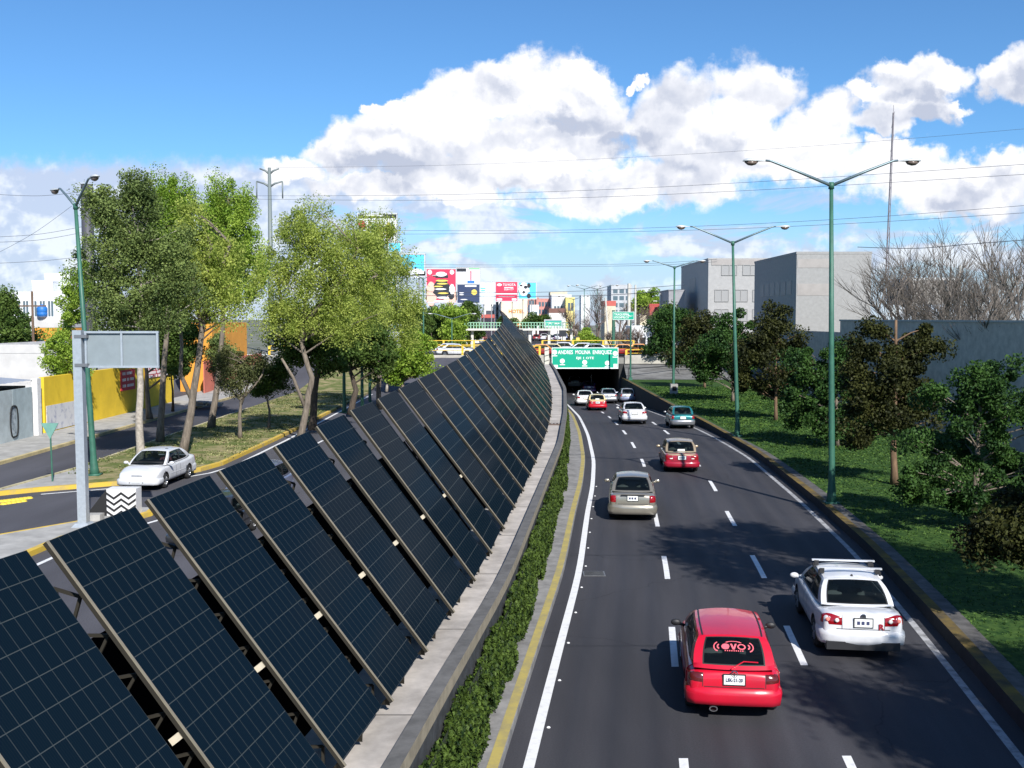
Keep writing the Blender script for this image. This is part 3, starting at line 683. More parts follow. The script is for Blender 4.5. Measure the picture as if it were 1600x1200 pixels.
# the far end of the row climbs and twists up to its last panel
farB = [(858.5, 593), (855, 582), (850.5, 571), (845, 559.5), (838, 547.5), (829, 535), (819, 522.5), (809, 511), (800, 501.5), (792, 493.5), (786, 487)]
farT = [(785.3, 503.5), (785.8, 502), (786, 500.5), (786, 499), (785.8, 497.5), (785.5, 495.5), (785, 493.5), (784.5, 491.5), (784, 489.5), (783.5, 487.5), (783, 485)]
D0 = BW[-1].y
for i, (b, t) in enumerate(zip(farB, farT)):
    D = D0 + 4.5 * (i + 1); BW.append(at(*b, D)); TW.append(at(*t, D + .5))
def make_panel(i):
    B0, B1, T0, T1 = BW[i], BW[i + 1], TW[i], TW[i + 1]
    f = .87 if i < 9 else .93; gr = (T1 - B1).length / (T0 - B0).length; B1 = B0 + (B1 - B0) * f; T1 = B1 + (T0 - B0) * (1 + (gr - 1) * f)
    nn = (B1 - B0).cross(T0 - B0).normalized(); nn = nn if nn.z > 0 else -nn; dd = .055 if i < 9 else .03; B1 = B1 - nn * dd; T1 = T1 - nn * dd
    lab = f'{ordn(i)} solar panel from the near end of the tilted row on the platform'
    if i == 0: lab = 'solar panel at the near end of the tilted row, cut by the lower left corner'
    if i == len(BW) - 2: lab = 'farthest solar panel, at the pointed tip of the climbing row'
    root = empty('solar_panel', ((B0 + B1) / 2), label=lab, cat='solar panel', group='tilted solar panels in a row on the median platform')
    O = root.location.copy(); q = [p - O for p in (B0, B1, T1, T0)]
    n = (q[1] - q[0]).cross(q[3] - q[0]).normalized()
    if n.z < 0: n = -n
    dn = n * -.05; me = MB(); top = [p for p in q]; bot = [p + dn for p in q]
    NU, NV = 3, 10; vals = {}
    for j in range(NV + 1):
        for k in range(NU + 1):
            u, v = k / NU, j / NV; vals[len(me.v)] = (u, v); me.v.append(tuple(q[0].lerp(q[1], u).lerp(q[3].lerp(q[2], u), v)))
    for j in range(NV):
        for k in range(NU): a = j * (NU + 1) + k; me.f.append([a, a + 1, a + NU + 2, a + NU + 1]); me.m.append(0)
    me.add(top + bot, ((7, 6, 5, 4), (0, 4, 5, 1), (1, 5, 6, 2), (2, 6, 7, 3), (3, 7, 4, 0)), 1)
    o = me.build('cell_sheet', [cells, rail_dk], root)
    uv = o.data.uv_layers.new(name='UVMap')
    for l in o.data.loops:
        if l.vertex_index in vals: uv.data[l.index].uv = vals[l.vertex_index]
    S = 1
    side = (q[1] - q[0]).normalized(); ax = (q[3] - q[0]).normalized()
    for k, (a, c) in enumerate(((q[0], q[3]), (q[1], q[2]))):
        s_ = side * (-.035 if k == 0 else -.05); me = MB()
        if k == 0:
            me.bar(a - ax * .07 + s_ * .5 + n * .004, c + s_ * .5 + n * .004, .028, .014, 0, up=n)
            me.bar(a - ax * .07 + s_ * .5 - n * .026, c + s_ * .5 - n * .026, .026, .042, 1, up=n)
        else: me.bar(a - ax * .02 + s_ - n * .11, c + s_ - n * .11, .05 * S, .12, 1, up=n)
        me.build('side_rail', [rail_m, rail_dk], root)
    for u in (.04, .52):                                   # pointed feet below the lower edge
        a = q[0] + (q[1] - q[0]) * u; me = MB()
        p0 = a - n * .03 - ax * -.02; me.add([p0 + side * .07, p0 - side * .07, p0 - n * .17 - ax * .04, p0 - ax * .13 - n * .10 + side * .05],
               ((0, 1, 2), (0, 3, 1), (1, 3, 2), (0, 2, 3))); me.build('foot', rail_dk, root)
    if i < 26:
        me = MB(); e0, e1, e2, e3 = (p - n * (.62 if i > 1 else .7) for p in (q[0].lerp(q[3], .10), q[1].lerp(q[2], .10) + side * .3, q[1].lerp(q[2], .74) + side * .3, q[0].lerp(q[3], .74)))
        me.add([e0, e1, e2, e3] + [p - n * .03 for p in (e0, e1, e2, e3)], ((0, 1, 2, 3), (7, 6, 5, 4), (0, 4, 5, 1), (1, 5, 6, 2), (2, 6, 7, 3), (3, 7, 4, 0))); me.build('shade_backing', mat('shade_black', (.006, .006, .007), .9, spec=.1), root)  # black sheet added under the panel to fill the gaps with shade
        me = MB()                                          # zigzag truss and legs behind the sheet
        a0 = q[0] + side * .15 - n * .16; c0 = q[3] + side * .15 - n * .16; Lr = (c0 - a0).length
        gz = PT - O.z; k = 7; up = lambda t: a0.lerp(c0, t); low = lambda t: up(t) - n * (.18 + .42 * math.sin(math.pi * min(1, t * 1.15)))
        for j in range(k):
            t0, t1 = j / k * .9, (j + 1) / k * .9; me.bar(low(t0), low(t1), .045, .045, up=n); me.bar(up((t0 + t1) / 2), low(t0), .03, .03, up=n); me.bar(up((t0 + t1) / 2), low(t1), .03, .03, up=n)
        me.build('truss', rail_dk, root)
        for t in (.3, .72):
            e = up(t) - n * .3; me = MB(); base = Vector((e.x, e.y, gz)); 
            if (P0(base.y + O.y) > base.x + O.x): base.z = ZG - O.z
            me.bar(base, e, .09, .09, up=(0, 1, 0)); me.build('leg', rail_dk, root)
        if i > 9: return
        me = MB(); e = q[0].lerp(q[3], .38) - n * .10; me.bar(e - side * .11, e + side * .03, .07, .07, up=n)
        me.build('bracket', bracket_m, root)
    else:
        me = MB(); e = (q[0] + q[1]) / 2 - n * .2; me.tube([(e.x, e.y, -O.z + 1.9), e], .12, 8)
        e = (q[0] * .5 + q[2] * .5) - n * .2; me.tube([(e.x, e.y, -O.z + ZG), e], .12, 8); me.build('leg', rail_dk, root)
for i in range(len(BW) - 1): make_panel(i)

# ------------------------------------------------------------------ street lamps and poles
lamp_glass = mat('lamp_glass', (.55, .5, .42), .2); lamp_shell = mat('lamp_shell', (.62, .64, .64), .4, .3)
def lamp(base, H, label, rz=0, arm=2.6, rise=.95, lean=0., rr=1.0, group='green twin-arm street lamps'):
    root = empty('street_lamp', base, rz, label, 'street lamp', group); me = MB()
    me.tube([(0, 0, 0), (0, 0, .3), (0, 0, .9), (lean * .5, 0, H * .5), (lean, 0, H)], [.21 * rr, .17 * rr, .125 * rr, .10 * rr, .07 * rr], 12)
    me.box((0, 0, .04), (.5 * rr, .5 * rr, .08)); me.build('pole', green_pole, root, True)
    me = MB(); me.tube([(lean, 0, H - .12), (lean, 0, H + .12)], [.11, .09], 10); me.build('pole_top', green_pole, root, True)
    for s in (-1, 1):
        me = MB(); me.tube([(lean, 0, H), (lean + s * arm * .5, 0, H + rise * .55), (lean + s * arm * .92, 0, H + rise * .98), (lean + s * arm, 0, H + rise)], [.06, .05, .042, .04], 8)
        me.build('arm', mat('arm_metal', (.16, .22, .24), .4, .4), root, True)
        x = lean + s * arm; z = H + rise; me = MB(); n = 12; b = 0; prof = [(0, .03), (.12, .06), (.3, .12), (.5, .17), (.68, .16), (.8, .09), (.84, .01)]
        for (d, r) in prof:
            for k in range(n):
                t = 6.2832 * k / n; me.v.append((x + s * d, r * math.cos(t), z - .02 + (r * .62 * math.sin(t) if math.sin(t) > 0 else r * .1 * math.sin(t))))
        for j in range(len(prof) - 1):
            for k in range(n): me.f.append([j * n + k, j * n + (k + 1) % n, (j + 1) * n + (k + 1) % n, (j + 1) * n + k]); me.m.append(0)
        hd = me.build('lamp_head', lamp_shell, root, True)
        me = MB(); n = 12
        pr = [(.28, .02), (.36, .11), (.5, .15), (.64, .13), (.76, .03)]
        for (d, r) in pr:
            for k in range(n):
                t = 6.2832 * k / n; me.v.append((x + s * d, r * math.cos(t), z - .045 - (r * .95 * max(0, math.sin(t)) if True else 0)))
        for j in range(len(pr) - 1):
            for k in range(n): me.f.append([j * n + k, j * n + (k + 1) % n, (j + 1) * n + (k + 1) % n, (j + 1) * n + k]); me.m.append(0)
        adopt(me.build('lens', mat('lens_brown', (.16, .12, .10), .25), None, True), hd)
    return root
def lampat(px, pyb, z, topx, topy, label, **k):
    b = gnd(px, pyb, z); t = at(topx, topy, b.y); return lamp(b, t.z - z, label, lean=t.x - b.x if not k.get('rz') else 0, **k)
lampat(1299, 787, ZG, 1299, 290, 'tall green twin-arm street lamp nearest on the right lawn', arm=2.4, rise=.9)
lampat(1152, 682, ZG, 1145, 380, 'green twin-arm street lamp second along the right lawn', arm=2.45, rise=.95)
lampat(1052, 615, ZG, 1054, 418, 'green twin-arm street lamp third along the lawn, with a pale box at its foot', arm=2.0, rise=.6)
b_ = gnd(1052, 615, ZG); me = MB(); me.prism([(-.32, -.32), (.32, -.32), (.32, .32), (-.32, .32)], 0, .9); fb = me.build('footing_box', pave_light); fb.location = (b_.x, b_.y - .3, ZG)
me = MB(); me.prism([(-.17, -.02), (.17, -.02), (.12, .02), (-.12, .02)], .3, .7); fh = me.build('hatch', black_m, fb); fh.location = (0, -.335, 0)
tag(fb, 'pale concrete box with dark hatch at the foot of the third lamp on the lawn', 'box')
b_ = gnd(148, 743, ZG + .15); t_ = at(118, 322, b_.y)
lp = lamp(b_, t_.z - b_.z, 'leaning green street lamp behind the grey back of the road sign', rz=R(-48), arm=1.75, rise=.95, rr=1.05)
lp.rotation_euler = (0, math.atan2(t_.x - b_.x, t_.z - b_.z), 0)
for c in CH[lp.name]:
    if c.name.startswith(('arm', 'lamp_head')): c.rotation_euler = (0, 0, R(-48))
for (px, py, tp, ty, lab) in ((538, 645, 536, 400, 'green lamp pole rising into the broad tree left of the panels'), (617, 608, 617, 425, 'green lamp pole at the right edge of the broad tree'),
                              (662, 580, 660, 436, 'slim green lamp pole in front of the red billboard')):
    lampat(px, py, ZG, tp, ty, lab, rz=.9, arm=1.6, rise=.5)
for (px, py, ty, lab) in ((566, 636, 500, 'plain green pole under the broad tree, left of a pair'), (578, 628, 505, 'plain green pole under the broad tree, right of a pair')):
    b = gnd(px, py, ZG); me = MB(); me.tube([(0, 0, 0), (0, 0, at(px, ty, b.y).z - ZG)], [.13, .09], 8); o = me.build('pole', green_pole); o.location = b; tag(o, lab, 'pole')
for (px, ty, D, h, lab) in ((913, 452, 210, 1.8, 'far street lamp above the bridge, left of three'), (933, 452, 180, 2.4, 'far street lamp above the bridge, middle of three'),
                           (706, 498, 150, 1.5, 'green street lamp before the dark trees under the red billboard'), (896, 468, 235, 2, 'farthest small street lamp above the bridge')):
    t = at(px, ty, D); lamp(Vector((t.x, D, 2.4)), t.z - 2.4, lab, arm=2.6 if h < 2.1 else 2.8, rise=.7, rr=.8, group='far street lamps')
# grey pole with the back of a road sign
b = gnd(131, 822, ZG + .14); t = at(122, 516, b.y); rs = empty('road_sign', b, label='blank grey back of a rectangular road sign on a thick grey pole', cat='road sign')
me = MB(); me.prism([(-.14, -.14), (.14, -.14), (.14, .14), (-.14, .14)], 0, 1)
me.v = [(v[0] + (t.x - b.x) * v[2], v[1], v[2] * (t.z - b.z)) for v in me.v]; me.add([(-.3, -.3, 0), (.3, -.3, 0), (.3, .3, 0), (-.3, .3, 0), (-.2, -.2, .12), (.2, -.2, .12), (.2, .2, .12), (-.2, .2, .12)], ((0, 1, 5, 4), (1, 2, 6, 5), (2, 3, 7, 6), (3, 0, 4, 7), (4, 5, 6, 7)))
me.build('post', grey_metal, rs)
A1_, A2_ = at(134, 519, b.y) - b, at(247, 573, b.y) - b; me = MB(); cx, cz = (A1_.x + A2_.x) / 2, (A1_.z + A2_.z) / 2; w2, h2 = A2_.x - A1_.x, A1_.z - A2_.z
me.box((cx, .05, cz), (w2, .04, h2)); me.build('back_panel', mat('sign_back', (.22, .26, .28), .6, var=.06, scale=3), rs)
me = MB()
for z in (h2 / 2, -h2 / 2): me.box((cx, .0, cz + z), (w2 + .08, .1, .07))
for x in (-w2 / 2, 0, w2 / 2): me.box((cx + x, .002, cz), (.06, .1, h2 + .05))
me.build('frame', grey_metal, rs); me = MB(); 
for z in (h2 * .38, -h2 * .45): me.box((A1_.x - .12, 0, cz + z), (.4, .32, .1))
me.build('clamp', mat('clamp', (.25, .25, .26), .4, .6), rs)
# chevron barrier on the island nose
b = gnd(190, 806, ZG + .14); ch = empty('chevron_barrier', b, label='black and white chevron barrier on the island nose in front of the white saloon', cat='barrier')
s = 1.0; me = MB(); me.box((.0, .28, .46), (s, .55, .92)); me.build('block', mat('barrier_white', (.7, .7, .7), .7, var=.1, scale=3), ch)
me = MB(); me.add([(-.505, 0, 0), (-.505, .55, 0), (-1.2, -.1, 0), (-.505, 0, .9), (-.505, .55, .9), (-.54, 0, .88)], ((0, 3, 4, 1), (2, 0, 3), (2, 3, 4), (2, 4, 1))); me.build('side_ramp', black_m, ch)
for j in range(4):
    me = MB(); 
    for seg in range(4):
        x0 = -.5 + seg * s / 4; z0, z1 = (.82, .64) if seg % 2 == 0 else (.64, .82); z0 -= j * .21; z1 -= j * .21
        me.quad((x0, -.012, z0), (x0 + s / 4, -.012, z1), (x0 + s / 4, -.012, z1 - .085), (x0, -.012, z0 - .085))
    me.build('chevron', black_m, ch)
ct = MB(); ct.box((0, 0, .1), (.5, .4, .2)); o = ct.build('kerb_block', pave_light); o.location = gnd(148, 812, ZG + .14); tag(o, 'small pale block at the foot of the chevron barrier', 'block')
# upside-down triangle sign
b = gnd(82, 752, ZG + .13); tz = at(78, 661, b.y); ts = empty('triangle_sign', b, label='back of a downward pointing triangle sign on a thin green post', cat='road sign')
me = MB(); me.tube([(0, 0, 0), (tz.x - b.x, 0, tz.z - b.z)], .035, 8); me.build('post', green_pole, ts)
me = MB(); z = tz.z - b.z; x = tz.x - b.x; a = .36
me.add([(x - a, -.04, z), (x + a, -.04, z), (x, -.04, z - .66), (x - a, .0, z), (x + a, .0, z), (x, .0, z - .66)], ((0, 1, 2), (3, 5, 4), (0, 3, 4, 1), (1, 4, 5, 2), (2, 5, 3, 0))); me.build('plate', mat('tri_back', (.14, .30, .25), .6, var=.15, scale=2), ts)
# tall dark mast behind the left trees, lattice mast right, twin-arm pylon
b = Vector((at(141, 520, 80).x, 80, ZG)); t = at(141, 288, 80); me = MB(); me.tube([(0, 0, 0), (0, 0, t.z - ZG)], [.48, .42], 14); o = me.build('mast', mat('mast_dark', (.07, .07, .08), .5), None, True); o.location = b; tag(o, 'thick dark mast standing behind the left street lamp', 'mast')
b = at(1388, 365, 190); t = at(1394, 168, 190); me = MB(); Hm = t.z - b.z
for k in range(3): me.tube([(.28 * math.cos(k * 2.094), .28 * math.sin(k * 2.094), -12), (.1 * math.cos(k * 2.094), .1 * math.sin(k * 2.094), Hm * .96)], .07, 5)
for j in range(24): z = -12 + (Hm + 12) * j / 24.5; k = j % 3; me.bar((.25 * math.cos(k * 2.094), .25 * math.sin(k * 2.094), z), (.22 * math.cos((k + 1) * 2.094), .22 * math.sin((k + 1) * 2.094), z + 1.4), .05, .05)
me.tube([(0, 0, Hm * .94), (0, 0, Hm * 1.02)], .04, 5); o = me.build('antenna_mast', mat('mast_grey', (.22, .2, .22), .5)); o.location = b; o.rotation_euler = (0, R(1.2), 0); tag(o, 'tall thin lattice antenna above the bare trees', 'antenna')
Dp = 150; b = at(423, 420, Dp); py = empty('power_pylon', (b.x, Dp, ZG), label='slim power pylon with two pairs of curved arms above the trees', cat='pylon')
zt1 = at(423, 262, Dp).z - ZG; me = MB(); me.tube([(0, 0, 0), (0, 0, zt1)], [.5, .22], 8); me.build('mast', mat('pylon_m', (.16, .19, .19), .5), py, True)
for (zy, xs, lx, sag) in ((270, 15, 0, 1), (290, 20, 1, 1)):
    zc = at(423, zy + 2, Dp).z - ZG
    for s in (-1, 1):
        e = xs * Dp / F; me = MB(); me.tube([(0, 0, zc), (s * e * .4, 0, zc + .45), (s * e, 0, zc + .75)], [.16, .13, .1], 6)
        if lx: me.tube([(s * e, 0, zc + .75), (s * e, 0, zc - 1.6)], .1, 6)
        me.build('arm', MATS['pylon_m'], py, True)
for (px, ty, D, lab, w) in ((946, 465, 160, 'pale leaning utility pole among the bare trees', .16), (993, 445, 170, 'pale utility pole left of the red cabin', .18), (983, 443, 175, 'thick pale pole of a pair by the bare trees', .32),
                         (1032, 458, 165, 'pale utility pole right of the red cabin', .16), (50, 455, 88, 'brown wooden utility pole before the white building', .12), (1500, 415, 120, 'white post among the bare trees on the right', .2)):
    t = at(px, ty, D); z0 = 2.4 if D > 142 else ZG; me = MB(); me.tube([(0.6 if 'leaning' in lab else 0, 0, 0), (0, 0, t.z - z0)], [w, w * .8], 8)
    if px in (1032, 50): me.box((0, 0, t.z - z0 - 1.2), (2.2, .12, .12))
    o = me.build('utility_pole', mat('pole_' + ('brown' if px == 50 else 'pale'), (.14, .09, .06) if px == 50 else (.55, .53, .48), .8, var=.15, scale=2)); o.location = (t.x, D, z0); tag(o, lab, 'utility pole')

# overhead wires
wire_m = mat('wire', (.10, .11, .13), .6)
def wire(pts, D0_, D1_, lab, r=.03):
    P = [at(p[0], p[1], D0_ + (D1_ - D0_) * i / (len(pts) - 1)) for i, p in enumerate(pts)]
    Q = []
    for i in range(len(P) - 1):
        for k in range(8):
            t = k / 8; p0, p1, p2, p3 = P[max(i - 1, 0)], P[i], P[i + 1], P[min(i + 2, len(P) - 1)]
            Q.append(.5 * ((2 * p1) + (p2 - p0) * t + (2 * p0 - 5 * p1 + 4 * p2 - p3) * t * t + (3 * p1 - p0 - 3 * p2 + p3) * t ** 3))
    Q.append(P[-1]); me = MB(); me.tube(Q, r * .5, 4); o = me.build('power_line', wire_m); tag(o, lab, 'power line', 'overhead power lines')
wire([(380, 306), (640, 305), (900, 298), (1200, 283), (1640, 254)], 110, 70, 'upper of the two wires crossing the sky just above the near lamp head', .028)
wire([(380, 311), (640, 313), (900, 309), (1200, 296), (1640, 270)], 110, 70, 'lower of the two wires crossing the sky at the near lamp head', .028)
wire([(600, 360), (850, 360), (1100, 353), (1350, 340), (1640, 318)], 110, 70, 'upper of the two wires level with the second lamp head', .028)
wire([(600, 366), (850, 364), (1100, 359), (1350, 348), (1640, 330)], 110, 70, 'lower of the two wires level with the second lamp head', .028)
wire([(430, 262), (700, 258), (1000, 245), (1300, 226), (1640, 198)], 115, 75, 'highest faint single wire crossing the big white cloud', .02)
wire([(600, 413), (800, 414), (1000, 412), (1120, 405)], 120, 100, 'upper thin wire just above the billboards', .03)
wire([(600, 418), (800, 417), (1000, 415), (1120, 409)], 120, 100, 'lower thin wire just above the billboards', .03)
wire([(600, 455), (800, 457), (950, 453), (1070, 445)], 120, 105, 'upper dark wire across the red and white billboards', .045)
wire([(600, 461), (800, 463), (950, 461), (1070, 452)], 120, 105, 'lower dark wire across the red and white billboards', .06)
wire([(-20, 303), (60, 306), (125, 300)], 60, 60, 'left wire level with the left lamp head', .022)
wire([(-20, 371), (60, 366), (130, 354)], 60, 60, 'upper of two wires left of the green lamp pole', .022)
wire([(-20, 379), (60, 375), (130, 363)], 60, 60, 'lower of two wires left of the green lamp pole', .022)
wire([(-20, 412), (60, 408), (130, 401)], 60, 60, 'low wire above the white building on the left', .022)
wire([(-20, 404), (50, 366), (112, 322)], 60, 50, 'slanting wire rising to the top of the left lamp', .018)
wire([(1340, 386), (1430, 388), (1520, 381), (1640, 372)], 90, 70, 'thick wire in front of the bare trees on the right', .05)
# ------------------------------------------------------------------ trees
LEAFK = 1.55
def tree(name, label, base, D, ells, lm, bark, nleaf, size, trunk_path, tr0=.18, clumps=70, cr=.5, group='', cat='tree', limbs=None, depth=.8, flat=0., droop=0, barkbranches=True, seed=None, gap=.0, vs=.8, fk=1.0):
    """ells: crown ellipsoids as (px, py, rx_px, ry_px) at distance D; trunk_path: pixels; all turned into metres"""
    root = empty(name, base, label=label, cat=cat, group=group or None); s = D / F; O = Vector(base)
    E = [(at(e[0], e[1], D) - O, e[2] * s, e[3] * s) for e in ells]
    w = np.array([e[1] * e[1] * e[2] for e in E]); w = w ** .75; w = w / w.sum()
    CC = []
    rr = RNG
    while len(CC) < clumps:
        k = rr.choice(len(E), p=w); c, rx, rz = E[k]; d = rr.normal(size=3); d /= np.linalg.norm(d); r = rr.uniform(.06, 1.12) ** .55
        p = np.array([c.x + d[0] * r * rx, c.y + d[1] * r * rx * depth, c.z + d[2] * r * rz])
        if gap and (math.sin(p[0] * 2.1 + p[2] * 1.3) * math.sin(p[1] * 1.7 - p[2] * 1.9)) > 1 - gap: continue
        CC.append(p)
    CC = np.array(CC)
    # trunk and limbs
    me = MB(); tp = [Vector(base)] + [at(x, y, D) for x, y in trunk_path]; tp = [p - O for p in tp]
    fine = []
    for i in range(len(tp) - 1):
        for k in range(3): t = k / 3; fine.append(tp[i].lerp(tp[i + 1], t) + Vector((random.uniform(-1, 1), random.uniform(-1, 1), 0)) * tr0 * .18 * (i + k > 0))
    fine.append(tp[-1]); nfi = len(fine); rad = [tr0 * (1.25 if j == 0 else 1 - .72 * j / nfi) for j in range(nfi)]
    me.tube(fine, rad, 9)
    lim = []
    for lp_ in (limbs or []):
        q = [at(x, y, D) - O for x, y in lp_]; lim += q; me.tube(q, [tr0 * .55 * (1 - .6 * j / len(q)) for j in range(len(q))], 7)
    top = fine[nfi // 3:] + lim
    if barkbranches:
        for j in rr.permutation(len(CC))[:min(len(CC), 60)]:
            c = Vector(CC[j]); a = min(top, key=lambda p: abs(p.z - (c.z - .55 * math.hypot(p.x - c.x, p.y - c.y))) + .4 * (p - c).length); mid = a.lerp(c, .5) + Vector((0, 0, (c - a).length * (.06 - droop)))
            r = min(tr0 * .3, .03 + .012 * (c - a).length); me.tube([a, mid, c], [r, r * .6, r * .25], 5, cap=False)
    me.build('trunk', bark, root, True)
    k = int(nleaf * LEAFK * fk) // len(CC); cs = cr * 1.25 * rr.uniform(.45, 1.4, len(CC))
    d = rr.normal(size=(len(CC), k, 3)); d /= np.linalg.norm(d, axis=2)[:, :, None]; r = rr.uniform(0, 1, (len(CC), k, 1)) ** .42
    Pn = CC[:, None, :] + d * r * cs[:, None, None] * np.array([1, 1, vs]); Pn[:, :, 2] -= droop * rr.uniform(0, 1, (len(CC), k)) * 2
    leaves('crown', Pn.reshape(-1, 3), size, lm, root, flat=flat)
    return root
L_dark = leafmat('leaf_darkgreen', (.014, .044, .010), (.055, .12, .022), .2, .9)
L_bronze = leafmat('leaf_bronze', (.014, .019, .005), (.056, .062, .014), .2, .9)
L_euc = leafmat('leaf_eucalyptus', (.07, .11, .03), (.24, .31, .09), .3, .6)
L_poplar = leafmat('leaf_poplar', (.15, .27, .025), (.42, .56, .09), .4, .8)
L_willow = leafmat('leaf_willow', (.22, .30, .05), (.56, .63, .15), .5, 1.1)
L_green = leafmat('leaf_green', (.04, .085, .015), (.13, .2, .04), .3, .6)
L_small = leafmat('leaf_smalltree', (.07, .09, .03), (.17, .18, .07), .3, 1.2)
L_brown = leafmat('leaf_dry', (.12, .08, .05), (.25, .18, .11), .3, 1)
rt = 'row of young trees on the right lawn'
def rtree(label, bx, by, ells, lm, n, size, clumps, cr, tr0=.13, trunk=None, cap=None):
    b = gnd(bx, by, ZG); return tree('lawn_tree', label, b, b.y, ells, lm, bark_grey if lm is not L_bronze else mat('bark_tan', (.16, .10, .06), .95, var=.35, scale=9, stretch=(1, 1, .25)), n, size, trunk or [(bx - 1, by - 70), (bx + 2, by - 170), (bx, by - 240)], tr0, clumps, cr, rt, gap=.36)
rtree('bronze leaved tree cut by the right edge, nearest on the lawn', 1700, 985, [(1700, 800, 120, 95), (1620, 835, 75, 50), (1575, 835, 62, 46), (1560, 850, 50, 30)], L_bronze, 22000, .11, 110, .34, trunk=[(1700, 900), (1710, 780)])
rtree('dark green tree second from the near end of the lawn row', 1524, 828, [(1510, 640, 75, 70), (1500, 730, 95, 85), (1580, 700, 70, 100), (1560, 610, 60, 50), (1490, 590, 30, 35), (1440, 700, 34, 46), (1435, 765, 30, 26), (1500, 770, 60, 26)], L_dark, 24000, .115, 110, .34, trunk=[(1522, 770), (1528, 700), (1535, 600)])
rtree('tall bronze tree with bare trunk, third along the lawn', 1397, 757, [(1408, 520, 38, 42), (1402, 555, 52, 40), (1400, 590, 60, 56), (1445, 540, 26, 40), (1340, 560, 26, 40), (1395, 640, 72, 52), (1350, 620, 44, 50), (1345, 678, 36, 24), (1440, 600, 34, 60), (1455, 520, 16, 20), (1350, 508, 14, 14)], L_bronze, 22000, .135, 100, .42, tr0=.15, trunk=[(1396, 680), (1399, 600), (1400, 500)])
rtree('dark green tree half hidden behind the nearest lamp pole', 1308, 697, [(1300, 580, 55, 45), (1265, 620, 48, 50), (1335, 610, 40, 55), (1300, 650, 60, 34), (1250, 560, 26, 30), (1320, 550, 30, 22)], L_dark, 16000, .16, 75, .5, trunk=[(1308, 650), (1306, 590)])
rtree('bronze tree fifth along the lawn, pointed at the top', 1212, 657, [(1213, 502, 24, 36), (1212, 528, 36, 30), (1210, 560, 52, 40), (1245, 530, 18, 28), (1180, 560, 30, 36), (1205, 590, 48, 28), (1250, 590, 28, 30), (1165, 585, 20, 28)], L_bronze, 14000, .19, 70, .6, trunk=[(1212, 610), (1213, 540)])
rtree('dark green tree between the second and third lamps', 1145, 628, [(1140, 540, 48, 42), (1110, 570, 30, 30), (1160, 510, 22, 24), (1125, 505, 20, 20)], L_dark, 11000, .22, 55, .7, trunk=[(1145, 600), (1143, 540)])
rtree('bronze tree behind the third lamp pole, rounded', 1101, 606, [(1098, 520, 30, 36), (1090, 560, 34, 28), (1120, 540, 22, 28)], L_bronze, 9000, .26, 45, .8, trunk=[(1101, 585), (1100, 530)])
rtree('farthest dark green tree of the lawn row, left of the third lamp', 1063, 590, [(1050, 520, 28, 36), (1035, 545, 22, 30), (1070, 505, 18, 22), (1060, 560, 26, 18), (1025, 510, 12, 14)], L_dark, 9000, .3, 45, .9, trunk=[(1062, 570), (1056, 530)])
# trees standing just outside the right edge, their shade falls over the lanes
for (x, y, h, r, n, lab) in ((14.0, 6.5, 13, 3.5, 26000, 'broad tree beyond the right edge beside the near kerb'), (15.0, 16.5, 17, 3.9, 30000, 'tall tree beyond the right edge shading the right lane'),
                       (13.0, -3.0, 14, 3.6, 24000, 'tall tree beside the foot of the viewpoint')):
    root = empty('roadside_tree', (x, y, ZG), label=lab, cat='tree'); me = MB(); me.tube([(0, 0, 0), (.1, 0, h * .4), (0, .1, h * .8)], [.2, .14, .05], 8); 
    cl = RNG.normal(size=(46, 3)); cl /= np.linalg.norm(cl, axis=1)[:, None]; cl *= (RNG.uniform(.2, 1, (46, 1)) ** .5) * r; cl[:, 2] = cl[:, 2] * .8 + h * .7
    for c in cl[:30]: me.tube([(0, 0, h * .45), tuple(c * np.array([.5, .5, .85])), tuple(c)], [.06, .04, .015], 5, cap=False)
    me.build('trunk', bark_grey, root, True); d = RNG.normal(size=(46, n // 46, 3)) * .42
    leaves('crown', (cl[:, None, :] + d).reshape(-1, 3), .2, L_dark, root)
# left trees on the grass median
lt = 'old trees on the grass median'
def ltree(label, bx, by, ells, lm, n, size, clumps, cr, tr0, trunk, bark=bark_grey, limbs=None, name='median_tree', z=ZG + .16, **k):
    b = gnd(bx, by, z); return tree(name, label, b, b.y, ells, lm, bark, n, size, trunk, tr0, clumps, cr, lt if name == 'median_tree' else '', limbs=limbs, **k)
ltree('dark grey green eucalyptus, tallest crown at the left of the median', 219, 727, [(195, 330, 52, 50), (180, 400, 55, 70), (240, 400, 55, 75), (215, 300, 30, 30), (160, 330, 26, 45), (225, 470, 55, 45), (170, 470, 40, 40), (280, 430, 40, 60)], L_euc, 44000, .11, 230, .5, .2, [(217, 650), (219, 575), (222, 480), (215, 380)], bark_pale, droop=.12)
ltree('bright green poplar with a pointed top behind the eucalyptus', 250, 690, [(266, 300, 20, 40), (262, 350, 36, 50), (290, 330, 18, 40), (268, 410, 44, 50), (240, 320, 14, 34)], L_poplar, 26000, .12, 130, .42, .2, [(255, 600), (262, 480), (266, 300)], vs=1.7)
ltree('bright green poplar with three spires, right of the tall poplar', 330, 668, [(358, 300, 15, 34), (335, 310, 12, 30), (385, 325, 14, 28), (355, 360, 48, 45), (375, 420, 44, 50), (340, 430, 40, 44), (330, 350, 22, 40)], L_poplar, 34000, .13, 170, .46, .22, [(340, 600), (350, 480), (357, 310)], vs=1.7)
ltree('forked leaning tree with thin bare twigs over the white car', 284, 712, [(320, 420, 48, 60), (300, 360, 34, 48), (345, 470, 40, 40), (290, 470, 30, 40)], L_willow, 11000, .13, 80, .6, .22, [(298, 640), (312, 560), (318, 480), (330, 380)], bark_grey, limbs=[[(300, 625), (282, 585), (284, 540), (278, 460)], [(316, 520), (300, 430), (290, 380)], [(318, 500), (345, 420), (360, 380)]])
